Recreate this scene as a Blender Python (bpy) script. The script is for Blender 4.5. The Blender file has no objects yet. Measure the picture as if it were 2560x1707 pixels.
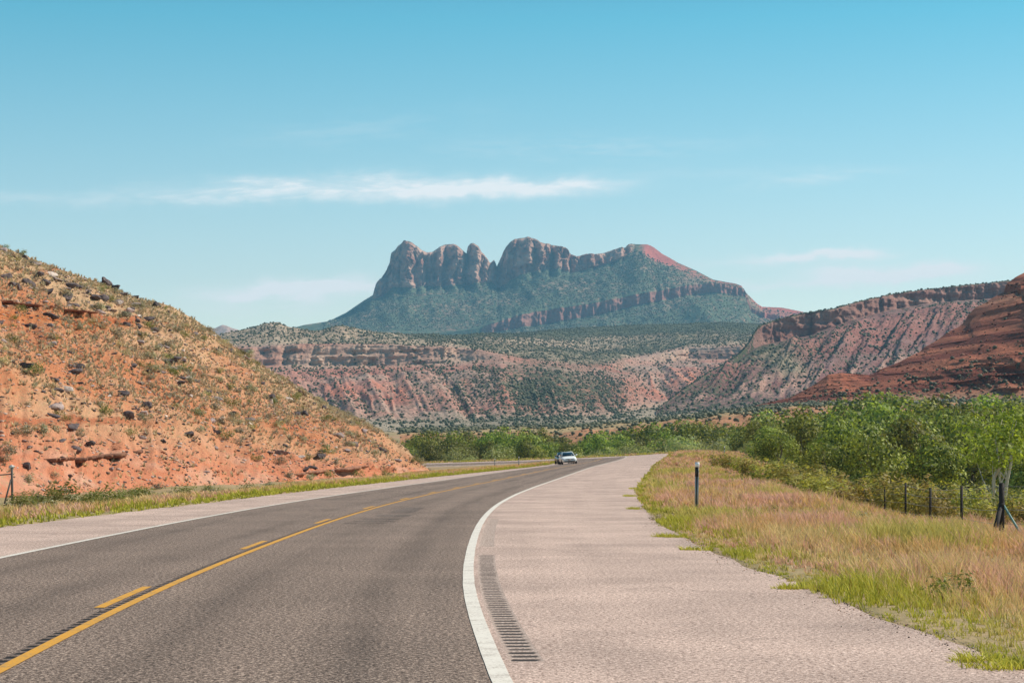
import bpy, math
import numpy as np

# ------------------------------------------------------------------ camera, sky, sun, exposure
scene = bpy.context.scene
COL = scene.collection
F = 2560 * 70 / 36          # focal length in photograph pixels (70 mm lens)
UC, HV, CH = 1280.0, 1142.0, 1.55   # picture centre, eye-level row, eye height in metres

cam = bpy.data.cameras.new("camera")
cam.lens = 70
cam.sensor_width = 36
cam.shift_y = (HV - 853.5) / 2560
cam.clip_start = 0.1
cam.clip_end = 60000
cam_o = bpy.data.objects.new("camera", cam)
cam_o.location = (0, 0, CH)
cam_o.rotation_euler = (math.pi / 2, 0, 0)
COL.objects.link(cam_o)
scene.camera = cam_o

SUN_AZ, SUN_EL = math.radians(71), math.radians(45)
sun = bpy.data.lights.new("sun", 'SUN')
sun.energy = 5.0
sun.angle = math.radians(0.53)
sun.color = (1.0, 0.915, 0.79)
sun_o = bpy.data.objects.new("sun", sun)
sun_o.rotation_euler = (math.pi / 2 - SUN_EL, 0, math.pi - SUN_AZ)
COL.objects.link(sun_o)

scene.view_settings.view_transform = 'Standard'
scene.view_settings.look = 'None'
scene.view_settings.exposure = 0.17
scene.view_settings.gamma = 1.0
scene.cycles.use_denoising = True
scene.cycles.volume_bounces = 0
scene.cycles.max_bounces = 6
scene.cycles.diffuse_bounces = 3
scene.cycles.transparent_max_bounces = 8


class N:
    """a small helper round one node tree"""
    def __init__(self, tree):
        self.t = tree
        tree.nodes.clear()

    def new(self, kind, **kw):
        n = self.t.nodes.new(kind)
        for k, v in kw.items():
            setattr(n, k, v)
        return n

    def set(self, sock, v):
        if hasattr(v, 'is_linked') or hasattr(v, 'links'):
            self.t.links.new(v, sock)
        elif v is not None:
            sock.default_value = v

    def m(self, op, a, b=None, c=None, clamp=False):
        n = self.new('ShaderNodeMath', operation=op, use_clamp=clamp)
        self.set(n.inputs[0], a)
        if b is not None: self.set(n.inputs[1], b)
        if c is not None: self.set(n.inputs[2], c)
        return n.outputs[0]

    def v(self, op, a, b=None):
        n = self.new('ShaderNodeVectorMath', operation=op)
        self.set(n.inputs[0], a)
        if b is not None: self.set(n.inputs[1], b)
        return n.outputs[0]

    def mix(self, f, a, b, blend='MIX'):
        n = self.new('ShaderNodeMix', data_type='RGBA', blend_type=blend)
        self.set(n.inputs[0], f)
        self.set(n.inputs[6], a if not isinstance(a, tuple) else (*a, 1)[:4])
        self.set(n.inputs[7], b if not isinstance(b, tuple) else (*b, 1)[:4])
        return n.outputs[2]

    def noise(self, vec, scale, detail=3, rough=0.55, dist=0.0):
        n = self.new('ShaderNodeTexNoise')
        if vec is not None: self.set(n.inputs['Vector'], vec)
        n.inputs['Scale'].default_value = scale
        n.inputs['Detail'].default_value = detail
        n.inputs['Roughness'].default_value = rough
        n.inputs['Distortion'].default_value = dist
        return n.outputs[0]

    def ss(self, x, lo, hi):
        n = self.new('ShaderNodeMapRange', interpolation_type='SMOOTHSTEP')
        self.set(n.inputs[0], x)
        self.set(n.inputs[1], lo)
        self.set(n.inputs[2], hi)
        return n.outputs[0]

    def ramp(self, f, stops):
        n = self.new('ShaderNodeValToRGB')
        e = n.color_ramp.elements
        while len(e) < len(stops): e.new(0.5)
        for el, (p, c) in zip(e, stops):
            el.position = p
            el.color = (*c, 1)
        self.set(n.inputs[0], f)
        return n.outputs[0]

    def attr(self, name, out='Fac'):
        return self.new('ShaderNodeAttribute', attribute_name=name).outputs[out]

    def xyz(self, x, y, z):
        n = self.new('ShaderNodeCombineXYZ')
        for s, v in zip(n.inputs, (x, y, z)): self.set(s, v)
        return n.outputs[0]


world = bpy.data.worlds.new("World")
scene.world = world
world.use_nodes = True
w = N(world.node_tree)
sky = w.new('ShaderNodeTexSky', sky_type='NISHITA')
sky.sun_disc = False
sky.sun_elevation = SUN_EL
sky.sun_rotation = SUN_AZ
sky.altitude = 1200
sky.air_density = 1.0
sky.dust_density = 0.6
sky.ozone_density = 1.2
tc = w.new('ShaderNodeTexCoord').outputs['Generated']
sep = w.new('ShaderNodeSeparateXYZ')
w.t.links.new(tc, sep.inputs[0])
dy = w.m('MAXIMUM', sep.outputs[1], 0.02)
U = w.m('ADD', w.m('MULTIPLY', w.m('DIVIDE', sep.outputs[0], dy), F / 1000), UC / 1000)
V = w.m('SUBTRACT', HV / 1000, w.m('MULTIPLY', w.m('DIVIDE', sep.outputs[2], dy), F / 1000))
# slow drift of the blue with height above the horizon, on top of the sky model
tint = w.ramp(w.m('MULTIPLY', sep.outputs[2], 4.0, clamp=True),
              [(0.0, (1.62, 1.36, 1.14)), (0.35, (1.46, 1.32, 1.06)), (0.86, (0.46, 1.12, 1.0)), (1.0, (0.34, 0.88, 0.86))])
skyc = w.mix(1.0, sky.outputs[0], tint, 'MULTIPLY')
wisp = w.noise(w.xyz(w.m('MULTIPLY', U, 4.0), w.m('MULTIPLY', V, 22.0), 0.0), 1.0, 6, 0.62, 0.6)
wisp2 = w.noise(w.xyz(w.m('MULTIPLY', w.m('ADD', U, w.m('MULTIPLY', V, 2.0)), 9.0), w.m('MULTIPLY', V, 40.0), 3.0), 1.0, 5, 0.6, 0.5)
warp = w.m('MULTIPLY', w.m('SUBTRACT', w.noise(w.xyz(w.m('MULTIPLY', U, 7.0), w.m('MULTIPLY', V, 9.0), 5.0), 1.0, 4, 0.6), 0.5), 0.07)


def cloud(uc, vc, su, sv, slope, amp, base=0.3):
    du = w.m('DIVIDE', w.m('SUBTRACT', U, uc), su)
    vv = w.m('ADD', w.m('SUBTRACT', w.m('SUBTRACT', V, vc), w.m('MULTIPLY', w.m('SUBTRACT', U, uc), slope)), warp)
    up = w.m('DIVIDE', vv, sv)
    r = w.m('ADD', w.m('POWER', w.m('ABSOLUTE', du), 2.6), w.m('POWER', w.m('ABSOLUTE', up), 2.0))
    g = w.m('EXPONENT', w.m('MULTIPLY', r, -1.0))
    tex = w.m('ADD', base, w.m('MULTIPLY', w.ss(w.m('ADD', w.m('MULTIPLY', wisp, 0.6), w.m('MULTIPLY', wisp2, 0.4)), 0.40, 0.62), 1.0 - base))
    return w.m('MULTIPLY', w.m('MULTIPLY', g, tex), amp)


cl = None
for c in [(0.760, 0.472, 0.330, 0.028, -0.030, 0.9, 0.30), (1.230, 0.472, 0.270, 0.021, -0.018, 1.0, 0.6),
          (1.400, 0.458, 0.140, 0.010, 0.0, 0.45, 0.3), (0.700, 0.500, 0.42, 0.010, 0.01, 0.22, 0.2),
          (0.760, 0.725, 0.230, 0.022, -0.06, 1.4, 0.5), (0.700, 0.765, 0.26, 0.025, -0.05, 0.25, 0.2),
          (2.060, 0.641, 0.150, 0.012, -0.05, 1.4, 0.5), (2.230, 0.684, 0.200, 0.021, -0.03, 1.5, 0.6),
          (1.98, 0.712, 0.20, 0.012, 0.0, 0.50, 0.3), (1.80, 0.665, 0.25, 0.014, -0.05, 0.25, 0.2),
          (2.02, 0.450, 0.16, 0.016, -0.12, 0.20, 0.1), (0.10, 0.498, 0.22, 0.018, -0.02, 0.22, 0.2),
          (1.45, 0.370, 0.40, 0.03, -0.02, 0.12, 0.0), (0.90, 0.320, 0.30, 0.03, -0.1, 0.10, 0.0), (1.9, 0.43, 0.5, 0.02, -0.01, 0.07, 0.1)]:
    x = cloud(*c)
    cl = x if cl is None else w.m('ADD', cl, x)
cl = w.m('MULTIPLY', w.m('MULTIPLY', cl, 1.45, clamp=True), w.m('GREATER_THAN', sep.outputs[1], 0.1))
skyc = w.mix(w.m('MULTIPLY', cl, 0.9), skyc, (8.0, 8.0, 7.95))
bg = w.new('ShaderNodeBackground')
w.t.links.new(skyc, bg.inputs[0])
bg.inputs[1].default_value = 0.12
wo = w.new('ShaderNodeOutputWorld')
w.t.links.new(bg.outputs[0], wo.inputs[0])

# ------------------------------------------------------------------ helpers
rng = np.random.default_rng(11)


def P(u, v, d):
    return ((u - UC) / F * d, d + 0 * u, CH - (v - HV) / F * d)


def _h(ix, iy, iz, seed):
    n = (ix * 374761393 + iy * 668265263 + iz * 1274126177 + seed * 974634777) & 0xFFFFFFFF
    n = ((n ^ (n >> 13)) * 1274126177) & 0xFFFFFFFF
    n = ((n ^ (n >> 15)) * 668265263) & 0xFFFFFFFF
    return ((n ^ (n >> 16)) & 0xFFFF) / 32767.5 - 1.0


def vnoise(x, y, z, seed=0):
    x, y, z = np.broadcast_arrays(np.asarray(x, float), np.asarray(y, float), np.asarray(z, float))
    ix, iy, iz = np.floor(x).astype(np.int64), np.floor(y).astype(np.int64), np.floor(z).astype(np.int64)
    fx, fy, fz = x - ix, y - iy, z - iz
    fx, fy, fz = [f * f * f * (f * (f * 6 - 15) + 10) for f in (fx, fy, fz)]
    r = 0
    for a in (0, 1):
        for b in (0, 1):
            for c in (0, 1):
                wgt = (fx if a else 1 - fx) * (fy if b else 1 - fy) * (fz if c else 1 - fz)
                r = r + wgt * _h(ix + a, iy + b, iz + c, seed)
    return r


def fbm(x, y, z, octs=4, seed=0, gain=0.5, ridged=False):
    s, a, tot, f = 0, 1.0, 0, 1.0
    for o in range(octs):
        n = vnoise(np.asarray(x) * f, np.asarray(y) * f, np.asarray(z) * f, seed + o * 17)
        if ridged: n = 1 - 2 * np.abs(n)
        s = s + a * n
        tot += a
        a *= gain
        f *= 2.03
    return s / tot


def sstep(x, lo, hi):
    t = np.clip((np.asarray(x, float) - lo) / (hi - lo), 0, 1)
    return t * t * (3 - 2 * t)


def add_mesh(name, V, faces, mat=None, smooth=False, attrs=None, cols=None, uv=None):
    """V: n x 3; faces: list of int arrays m x k"""
    if not isinstance(faces, (list, tuple)): faces = [faces]
    faces = [np.asarray(f, np.int64) for f in faces if len(f)]
    me = bpy.data.meshes.new(name)
    V = np.ascontiguousarray(V, dtype=np.float32)
    me.vertices.add(len(V))
    me.vertices.foreach_set('co', V.ravel())
    loops = np.concatenate([f.ravel() for f in faces]).astype(np.int32)
    sizes = np.concatenate([np.full(len(f), f.shape[1]) for f in faces])
    starts = np.concatenate([[0], np.cumsum(sizes)[:-1]]).astype(np.int32)
    me.loops.add(len(loops))
    me.loops.foreach_set('vertex_index', loops)
    me.polygons.add(len(sizes))
    me.polygons.foreach_set('loop_start', starts)
    if smooth:
        me.polygons.foreach_set('use_smooth', np.ones(len(sizes), bool))
    me.update(calc_edges=True)
    if uv is not None:
        l = me.uv_layers.new(name='road')
        l.data.foreach_set('uv', np.ascontiguousarray(uv[loops], np.float32).ravel())
    for k, a in (attrs or {}).items():
        me.attributes.new(k, 'FLOAT', 'POINT').data.foreach_set('value', np.ascontiguousarray(a, np.float32).ravel())
    for k, a in (cols or {}).items():
        a = np.concatenate([a, np.ones((len(a), 1))], 1) if a.shape[1] == 3 else a
        me.attributes.new(k, 'FLOAT_COLOR', 'POINT').data.foreach_set('color', np.ascontiguousarray(a, np.float32).ravel())
    if mat: me.materials.append(mat)
    return me


def obj(name, me, parent=None, label=None, cat=None, kind=None, group=None, loc=None):
    o = bpy.data.objects.new(name, me)
    COL.objects.link(o)
    if parent: o.parent = parent
    if loc is not None: o.location = loc
    if label: o['label'] = label
    if cat: o['category'] = cat
    if kind: o['kind'] = kind
    if group: o['group'] = group
    return o


def empty(name, loc, label, cat, group=None, rz=0, s=1.0):
    o = bpy.data.objects.new(name, None)
    COL.objects.link(o)
    o.location = loc
    o.rotation_euler = (0, 0, rz)
    o.scale = (s, s, s)
    o.empty_display_size = 0.2
    o['label'] = label
    o['category'] = cat
    if group: o['group'] = group
    return o


def grid_faces(R, C, skip=None):
    i = np.arange(R - 1)[:, None] * C + np.arange(C - 1)[None, :]
    q = np.stack([i, i + 1, i + C + 1, i + C], -1)
    if skip is not None: q = q[~skip]
    return q.reshape(-1, 4)


class MB:
    """collects boxes, tubes and discs into one mesh"""
    def __init__(s):
        s.V, s.Q, s.T, s.n = [], [], [], 0

    def add(s, V, Q=None, T=None):
        V = np.asarray(V, float)
        if Q is not None and len(Q): s.Q.append(np.asarray(Q) + s.n)
        if T is not None and len(T): s.T.append(np.asarray(T) + s.n)
        s.V.append(V)
        s.n += len(V)
        return s

    def box(s, c, size, rot=None, taper=1.0):
        h = np.array(size) / 2
        v = np.array([[x, y, z] for z in (-1, 1) for x, y in ((-1, -1), (1, -1), (1, 1), (-1, 1))], float) * h
        v[4:, :2] *= taper
        if rot is not None: v = v @ np.array(rot).T
        return s.add(v + np.array(c), [[3, 2, 1, 0], [4, 5, 6, 7], [0, 1, 5, 4], [1, 2, 6, 5], [2, 3, 7, 6], [3, 0, 4, 7]])

    def tube(s, pts, rad, n=8):
        pts = np.asarray(pts, float)
        rad = np.broadcast_to(np.asarray(rad, float), (len(pts),))
        rows = []
        for k in range(len(pts)):
            t = pts[min(k + 1, len(pts) - 1)] - pts[max(k - 1, 0)]
            t /= np.linalg.norm(t) + 1e-9
            a = np.cross(t, [0.3, 0.9, 0.1] if abs(t[1]) < 0.9 else [1, 0, 0.1])
            a /= np.linalg.norm(a)
            b = np.cross(t, a)
            ang = np.arange(n) / n * 2 * math.pi
            rows.append(pts[k] + rad[k] * (np.cos(ang)[:, None] * a + np.sin(ang)[:, None] * b))
        q = []
        for k in range(len(pts) - 1):
            for j in range(n):
                q.append([k * n + j, k * n + (j + 1) % n, (k + 1) * n + (j + 1) % n, (k + 1) * n + j])
        v = np.concatenate(rows + [pts[:1], pts[-1:]])
        e = len(pts) * n
        tr = [[e, (j + 1) % n, j] for j in range(n)] + [[e + 1, e - n + j, e - n + (j + 1) % n] for j in range(n)]
        return s.add(v, q, tr)

    def mesh(s, name, mat, smooth=False, **kw):
        fs = []
        if s.Q: fs.append(np.concatenate(s.Q))
        if s.T: fs.append(np.concatenate(s.T))
        return add_mesh(name, np.concatenate(s.V), fs, mat, smooth, **kw)


# ------------------------------------------------------------------ materials
def mat_new(name):
    m = bpy.data.materials.new(name)
    m.use_nodes = True
    n = N(m.node_tree)
    out = n.new('ShaderNodeOutputMaterial')
    b = n.new('ShaderNodeBsdfPrincipled')
    m.node_tree.links.new(b.outputs[0], out.inputs[0])
    b.inputs['Roughness'].default_value = 0.9
    b.inputs['Specular IOR Level'].default_value = 0.2
    return m, n, b, out


def simple(name, col, rough=0.6, spec=0.4, metal=0.0, var=0.12, scale=6.0):
    m, n, b, _ = mat_new(name)
    p = n.new('ShaderNodeTexCoord').outputs['Object']
    f = n.noise(p, scale, 4)
    dark = tuple(c * (1 - var) for c in col)
    light = tuple(min(1, c * (1 + var)) for c in col)
    n.set(b.inputs['Base Color'], n.mix(f, dark, light))
    b.inputs['Roughness'].default_value = rough
    b.inputs['Specular IOR Level'].default_value = spec
    b.inputs['Metallic'].default_value = metal
    return m


def bump(n, b, height, strength=0.5, dist=1.0):
    k = n.new('ShaderNodeBump')
    k.inputs['Strength'].default_value = strength
    k.inputs['Distance'].default_value = dist
    n.set(k.inputs['Height'], height)
    n.t.links.new(k.outputs[0], b.inputs['Normal'])


def pavement(name, dark, mid, light, streak=0.3, crack=0.0, patch=0.5, track=0.0):
    m, n, b, _ = mat_new(name)
    p = n.new('ShaderNodeNewGeometry').outputs['Position']
    uv = n.new('ShaderNodeUVMap', uv_map='road').outputs[0]
    g1 = n.noise(p, 52.0, 2, 0.8)
    g2 = n.noise(p, 21.0, 2, 0.8)
    g = n.m('ADD', n.m('MULTIPLY', g1, 0.55), n.m('MULTIPLY', g2, 0.45))
    c = n.ramp(g, [(0.39, dark), (0.5, mid), (0.60, light)])
    big = n.noise(p, 0.35, 4, 0.6)
    st = n.noise(n.v('MULTIPLY', uv, (1.7, 0.03, 1.0)), 1.0, 4, 0.6)
    k = n.m('ADD', n.m('MULTIPLY', n.m('SUBTRACT', st, 0.5), streak * 2), n.m('MULTIPLY', n.m('SUBTRACT', big, 0.5), patch))
    if track:                                            # darker wheel paths and an oily middle in each lane
        so = n.new('ShaderNodeSeparateXYZ')
        n.t.links.new(uv, so.inputs[0])
        al = n.m('ABSOLUTE', n.m('SUBTRACT', n.m('ABSOLUTE', so.outputs[0]), 1.8))
        g_ = n.m('EXPONENT', n.m('MULTIPLY', n.m('POWER', n.m('DIVIDE', n.m('SUBTRACT', al, 0.85), 0.30), 2.0), -1.0))
        k = n.m('SUBTRACT', k, n.m('MULTIPLY', n.m('MULTIPLY', g_, track), n.ss(n.noise(n.v('MULTIPLY', uv, (0.9, 0.06, 1.0)), 1.0, 4, 0.6), 0.32, 0.62)))
    c = n.mix(1.0, c, n.xyz(*[n.m('ADD', 1.0, k)] * 3), 'MULTIPLY')
    if crack:
        wv = n.v('ADD', p, n.xyz(n.noise(p, 0.9, 4), n.noise(n.v('ADD', p, (7, 3, 0)), 0.9, 4), 0.0))
        vo = n.new('ShaderNodeTexVoronoi', feature='DISTANCE_TO_EDGE')
        vo.inputs['Scale'].default_value = 0.22
        n.set(vo.inputs['Vector'], n.v('MULTIPLY', wv, (1.6, 0.7, 0.0)))
        ck = n.m('SUBTRACT', 1.0, n.ss(vo.outputs['Distance'], 0.0, 0.006))
        c = n.mix(n.m('MULTIPLY', n.m('MULTIPLY', ck, crack), n.ss(n.noise(p, 0.5, 2), 0.42, 0.6)), c, tuple(x * 0.45 for x in mid))
    n.set(b.inputs['Base Color'], c)
    b.inputs['Roughness'].default_value = 0.8
    b.inputs['Specular IOR Level'].default_value = 0.15
    bump(n, b, g, 0.6, 0.015)
    return m


M_asphalt = pavement('asphalt', (0.034, 0.023, 0.017), (0.150, 0.100, 0.076), (0.60, 0.44, 0.345), 0.28, 0.25, 0.6, 0.28)
M_shoulder = pavement('pale_chip_seal', (0.13, 0.08, 0.063), (0.475, 0.328, 0.265), (0.84, 0.62, 0.515), 0.14, 0.6, 1.1, 0.0)
M_groove = simple('groove_dirt_shade', (0.085, 0.065, 0.055), 0.95, 0.1, var=0.5, scale=20)


def paint(name, col, wear):
    m, n, b, _ = mat_new(name)
    p = n.new('ShaderNodeNewGeometry').outputs['Position']
    f = n.m('ADD', n.m('MULTIPLY', n.noise(p, 40, 3, 0.7), 0.6), n.m('MULTIPLY', n.noise(p, 3.0, 4, 0.6), 0.4))
    n.set(b.inputs['Base Color'], n.mix(n.ss(f, 0.47, 0.64), col, wear))
    b.inputs['Roughness'].default_value = 0.7
    bump(n, b, f, 0.4, 0.008)
    return m


M_white = paint('white_road_paint', (0.74, 0.66, 0.57), (0.46, 0.38, 0.32))
M_yellow = paint('yellow_road_paint', (0.66, 0.31, 0.035), (0.36, 0.22, 0.09))


def terrain_mat(name, scale, veg_a, veg_b, veg_scale, bump_d, bump_s=0.6, rock_var=0.5, strata=0.0, strata_h=10.0):
    """colour attribute Col = bare rock or soil, attribute veg = how much of it plants cover"""
    m, n, b, _ = mat_new(name)
    p = n.new('ShaderNodeNewGeometry').outputs['Position']
    col = n.attr('Col', 'Color')
    veg = n.attr('veg')
    n1 = n.noise(p, 1.0 / scale, 6, 0.62)
    n2 = n.noise(p, 1.0 / (scale * 6), 4, 0.6)
    k = n.m('ADD', 1.0 - rock_var * 0.5 - 0.1, n.m('ADD', n.m('MULTIPLY', n1, rock_var), n.m('MULTIPLY', n2, 0.25)))
    if strata:
        sp = n.new('ShaderNodeSeparateXYZ')
        n.t.links.new(p, sp.inputs[0])
        zz = n.m('ADD', n.m('DIVIDE', sp.outputs[2], strata_h), n.m('MULTIPLY', n2, 0.9))
        sn = n.noise(n.xyz(n.m('MULTIPLY', sp.outputs[0], 0.1 / strata_h), 0.0, zz), 1.0, 5, 0.7)
        k = n.m('ADD', k, n.m('MULTIPLY', n.m('SUBTRACT', sn, 0.5), strata))
    base = n.mix(1.0, col, n.xyz(k, k, k), 'MULTIPLY')
    vn = n.noise(p, 1.0 / veg_scale, 4, 0.68)
    thr = n.m('SUBTRACT', 0.74, n.m('MULTIPLY', veg, 0.46))
    vf = n.ss(n.m('SUBTRACT', vn, thr), -0.02, 0.03)
    vc = n.mix(n.noise(p, 0.6 / veg_scale, 3), veg_a, veg_b)
    n.set(b.inputs['Base Color'], n.mix(vf, base, vc))
    b.inputs['Roughness'].default_value = 0.95
    b.inputs['Specular IOR Level'].default_value = 0.08
    bump(n, b, n.m('ADD', n1, n.m('MULTIPLY', vf, 0.25)), bump_s, bump_d)
    return m


def leaf_mat(name, dark, light, trans=0.35, vary=0.3):
    m, n, b, out = mat_new(name)
    a = n.attr('Col', 'Color')
    rnd = n.new('ShaderNodeObjectInfo').outputs['Random']
    c = n.mix(n.new('ShaderNodeSeparateColor').outputs[0], dark, light)
    sc = n.t.nodes[-1]
    for k in n.t.nodes:
        if k.bl_idname == 'ShaderNodeSeparateColor': n.t.links.new(a, k.inputs[0])
    hsv = n.new('ShaderNodeHueSaturation')
    n.set(hsv.inputs['Hue'], n.m('ADD', 0.5 - 0.04, n.m('MULTIPLY', rnd, 0.065)))
    n.set(hsv.inputs['Value'], n.m('ADD', 1 - vary * 0.5, n.m('MULTIPLY', rnd, vary)))
    n.set(hsv.inputs['Color'], c)
    c = hsv.outputs[0]
    n.set(b.inputs['Base Color'], c)
    b.inputs['Roughness'].default_value = 0.6
    b.inputs['Specular IOR Level'].default_value = 0.25
    t = n.new('ShaderNodeBsdfTranslucent')
    n.set(t.inputs[0], n.mix(1.0, c, (1.2, 1.25, 0.6), 'MULTIPLY'))
    mx = n.new('ShaderNodeMixShader')
    mx.inputs[0].default_value = trans
    n.t.links.new(b.outputs[0], mx.inputs[1])
    n.t.links.new(t.outputs[0], mx.inputs[2])
    n.t.links.new(mx.outputs[0], out.inputs[0])
    return m


def blade_mat(name, trans=0.3):
    m, n, b, out = mat_new(name)
    c = n.attr('Col', 'Color')
    n.set(b.inputs['Base Color'], c)
    b.inputs['Roughness'].default_value = 0.7
    t = n.new('ShaderNodeBsdfTranslucent')
    n.set(t.inputs[0], c)
    mx = n.new('ShaderNodeMixShader')
    mx.inputs[0].default_value = trans
    n.t.links.new(b.outputs[0], mx.inputs[1])
    n.t.links.new(t.outputs[0], mx.inputs[2])
    n.t.links.new(mx.outputs[0], out.inputs[0])
    return m


M_blade = blade_mat('grass_blades')
M_bark = simple('bark', (0.20, 0.16, 0.125), 0.9, 0.1, var=0.35, scale=3)
M_palebark = simple('pale_bark', (0.50, 0.46, 0.38), 0.85, 0.1, var=0.3, scale=3)

# ------------------------------------------------------------------ the road in plan and profile
RL = np.array([(-70, 6.2), (-40, 4.0), (-20, 2.25), (0, 0.72), (8, 0.24), (14, -0.10), (20, -0.44), (27, -0.64), (35, -0.72), (42, -0.77), (51.5, -0.74), (65, -0.50),
               (84, 0.2), (106, 1.35), (140, 3.75), (180, 7.1), (210, 9.9), (228, 11.6), (255, 14.1), (280, 16.1), (300, 17.1)])
yy = np.arange(-70, 300.5, 0.5)
xx = np.interp(yy, RL[:, 0], RL[:, 1])
k = np.exp(-0.5 * (np.arange(-24, 25) / 9.0) ** 2)
k /= k.sum()
pad = np.concatenate([xx[0] - (np.arange(24, 0, -1)) * (xx[1] - xx[0]), xx, xx[-1] + np.arange(1, 25) * (xx[-1] - xx[-2]) * 0.9])
xx = np.convolve(pad, k, 'valid')
px, py = list(xx), list(yy)
h = math.atan2(xx[-1] - xx[-3], 1.0)
s = 0
while s < 330:
    s += 0.5
    tgt = -math.radians(66)
    if h > tgt: h -= 0.5 / (82 if s > 12 else 140)
    px.append(px[-1] + 0.5 * math.sin(h))
    py.append(py[-1] + 0.5 * math.cos(h))
RX, RY = np.array(px), np.array(py)
TX, TY = np.gradient(RX), np.gradient(RY)
L = np.hypot(TX, TY)
TX, TY = TX / L, TY / L
NX, NY = TY, -TX                                     # to the right of the direction of travel
SS = np.concatenate([[0], np.cumsum(np.hypot(np.diff(RX), np.diff(RY)))])
S300 = SS[len(yy) - 1]
key = np.where(np.arange(len(RX)) < len(yy), RY, 300 + SS - S300)
ZR = np.interp(key, [-100, 95, 110, 140, 180, 228, 255, 280, 310, 340, 370, 400, 460, 640], [0, 0, 0.03, .2, .62, 1.03, 1.28, 1.52, 1.62, 1.25, .55, -.1, -1.2, -3])
EE = np.interp(key, [-100, 105, 140, 180, 228, 255, 285, 420], [0, 0, .012, .044, .068, .078, .082, .075])
kk = np.ones(31) / 31
ZR = np.convolve(np.pad(ZR, 15, 'edge'), kk, 'valid')
EE = np.convolve(np.pad(EE, 15, 'edge'), kk, 'valid')
CX, CY, CZ = RX - 3.6 * NX, RY - 3.6 * NY, ZR - 3.6 * EE
RSH = np.interp(key, [-100, 15, 30, 44, 61, 100, 150, 300, 340, 400], [3.9, 3.9, 4.05, 4.1, 4.65, 5.3, 5.7, 6.0, 4.0, 2.6])  # right shoulder width
LSH = np.interp(key, [-100, 44, 66, 130, 230, 300], [3.4, 3.3, 2.7, 2.6, 2.4, 2.0])
NS = len(RX)
OR = 3.6 + RSH                                        # offset of the right pavement edge
OL = -3.6 - LSH


def at(i, o):
    """a point of the road plane: station number (may be fractional), offset to the right of the centre line"""
    f = lambda a: np.interp(i, np.arange(NS), a)
    return f(CX) + f(NX) * o, f(CY) + f(NY) * o, f(CZ) + f(EE) * o


def st_of(keyv):
    return np.interp(keyv, key, np.arange(NS))


def zg(i, o):
    """height of the natural ground at a station and offset"""
    f = lambda a: np.interp(i, np.arange(NS), a)
    kv, orr, oll = f(key), f(OR), f(OL)
    ze = f(CZ) + f(EE) * np.clip(o, oll, orr)
    q = np.maximum(o - orr, 0)
    shelf = np.interp(kv, [0, 30, 40, 60, 110, 150, 300, 330, 420], [3.2, 3.2, 3.6, 4.4, 6.3, 8.0, 8.0, 3.0, 2.0])
    drop = np.interp(kv, [0, 50, 80, 130, 200, 300, 420], [-.62, -.7, -1.15, -2.0, -2.6, -3.0, -3.0])
    t = sstep(q, shelf, shelf + np.interp(kv, [0, 60, 120, 300], [4.5, 5.5, 8, 12]))
    zr = ze * (1 - t) + drop * t
    ql = np.maximum(oll - o, 0)
    tl = sstep(ql, 0.5, 13)
    ditch = np.interp(kv, [0, 60, 130, 170, 230, 300, 420], [-.9, -.95, -.9, -.5, -.25, -.3, -1.5])
    zl = ze * (1 - tl) + ditch * tl
    return np.where(o >= orr, zr, np.where(o <= oll, zl, ze - 0.08))


def nearest(x, y):
    x, y = np.ravel(x), np.ravel(y)
    idx = np.zeros(len(x), int)
    sub = np.arange(0, NS, 4)
    for a in range(0, len(x), 20000):
        b = slice(a, a + 20000)
        d = (x[b, None] - CX[sub]) ** 2 + (y[b, None] - CY[sub]) ** 2
        idx[b] = sub[d.argmin(1)]
    o = (x - CX[idx]) * NX[idx] + (y - CY[idx]) * NY[idx]
    d = np.hypot(x - CX[idx], y - CY[idx])
    o = np.where(np.abs(o) < d * 0.999, np.where(o >= 0, d, -d), o)
    return idx, o


def ground_z(x, y, rough=True):
    shp = np.shape(x)
    x, y = np.ravel(np.asarray(x, float)), np.ravel(np.asarray(y, float))
    i, o = nearest(x, y)
    z = zg(i, o)
    r = np.hypot(x, y)
    off = np.maximum(np.maximum(o - OR[i], OL[i] - o), 0)
    far = sstep(r, 560, 1250)
    z = z + far * 20 + sstep(r, 330, 700) * 0.0
    if rough:
        wgt = sstep(off, 0.3, 5)
        z = z + wgt * (0.10 * fbm(x / 2.3, y / 2.3, 0, 3, 5) + 0.22 * fbm(x / 11, y / 11, 0, 3, 9))
    return z.reshape(shp)


def ribbon(name, keys, offs, zoff, mat, skip=None, step=1, **kw):
    """a sheet along the road: keys (from, to) along it, offs a list of offsets or per-station arrays"""
    a, b = st_of(keys[0]), st_of(keys[1])
    I = np.arange(math.ceil(a), math.floor(b) + 1, step, dtype=float)
    I = np.unique(np.concatenate([[a], I, [b]]))
    Vs, UVs = [], []
    for o in offs:
        oo = np.interp(I, np.arange(NS), o) if np.ndim(o) else np.full(len(I), float(o))
        x, y, z = at(I, oo)
        Vs.append(np.stack([x, y, z + zoff], -1))
        UVs.append(np.stack([oo, np.interp(I, np.arange(NS), SS)], -1))
    V = np.stack(Vs, 1)
    me = add_mesh(name, V.reshape(-1, 3), grid_faces(len(I), len(offs)), mat, uv=np.stack(UVs, 1).reshape(-1, 2))
    return obj(name, me, **kw)


def structure(name, me, label, cat, kind='structure'):
    return obj(name, me, label=label, cat=cat, kind=kind)


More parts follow.
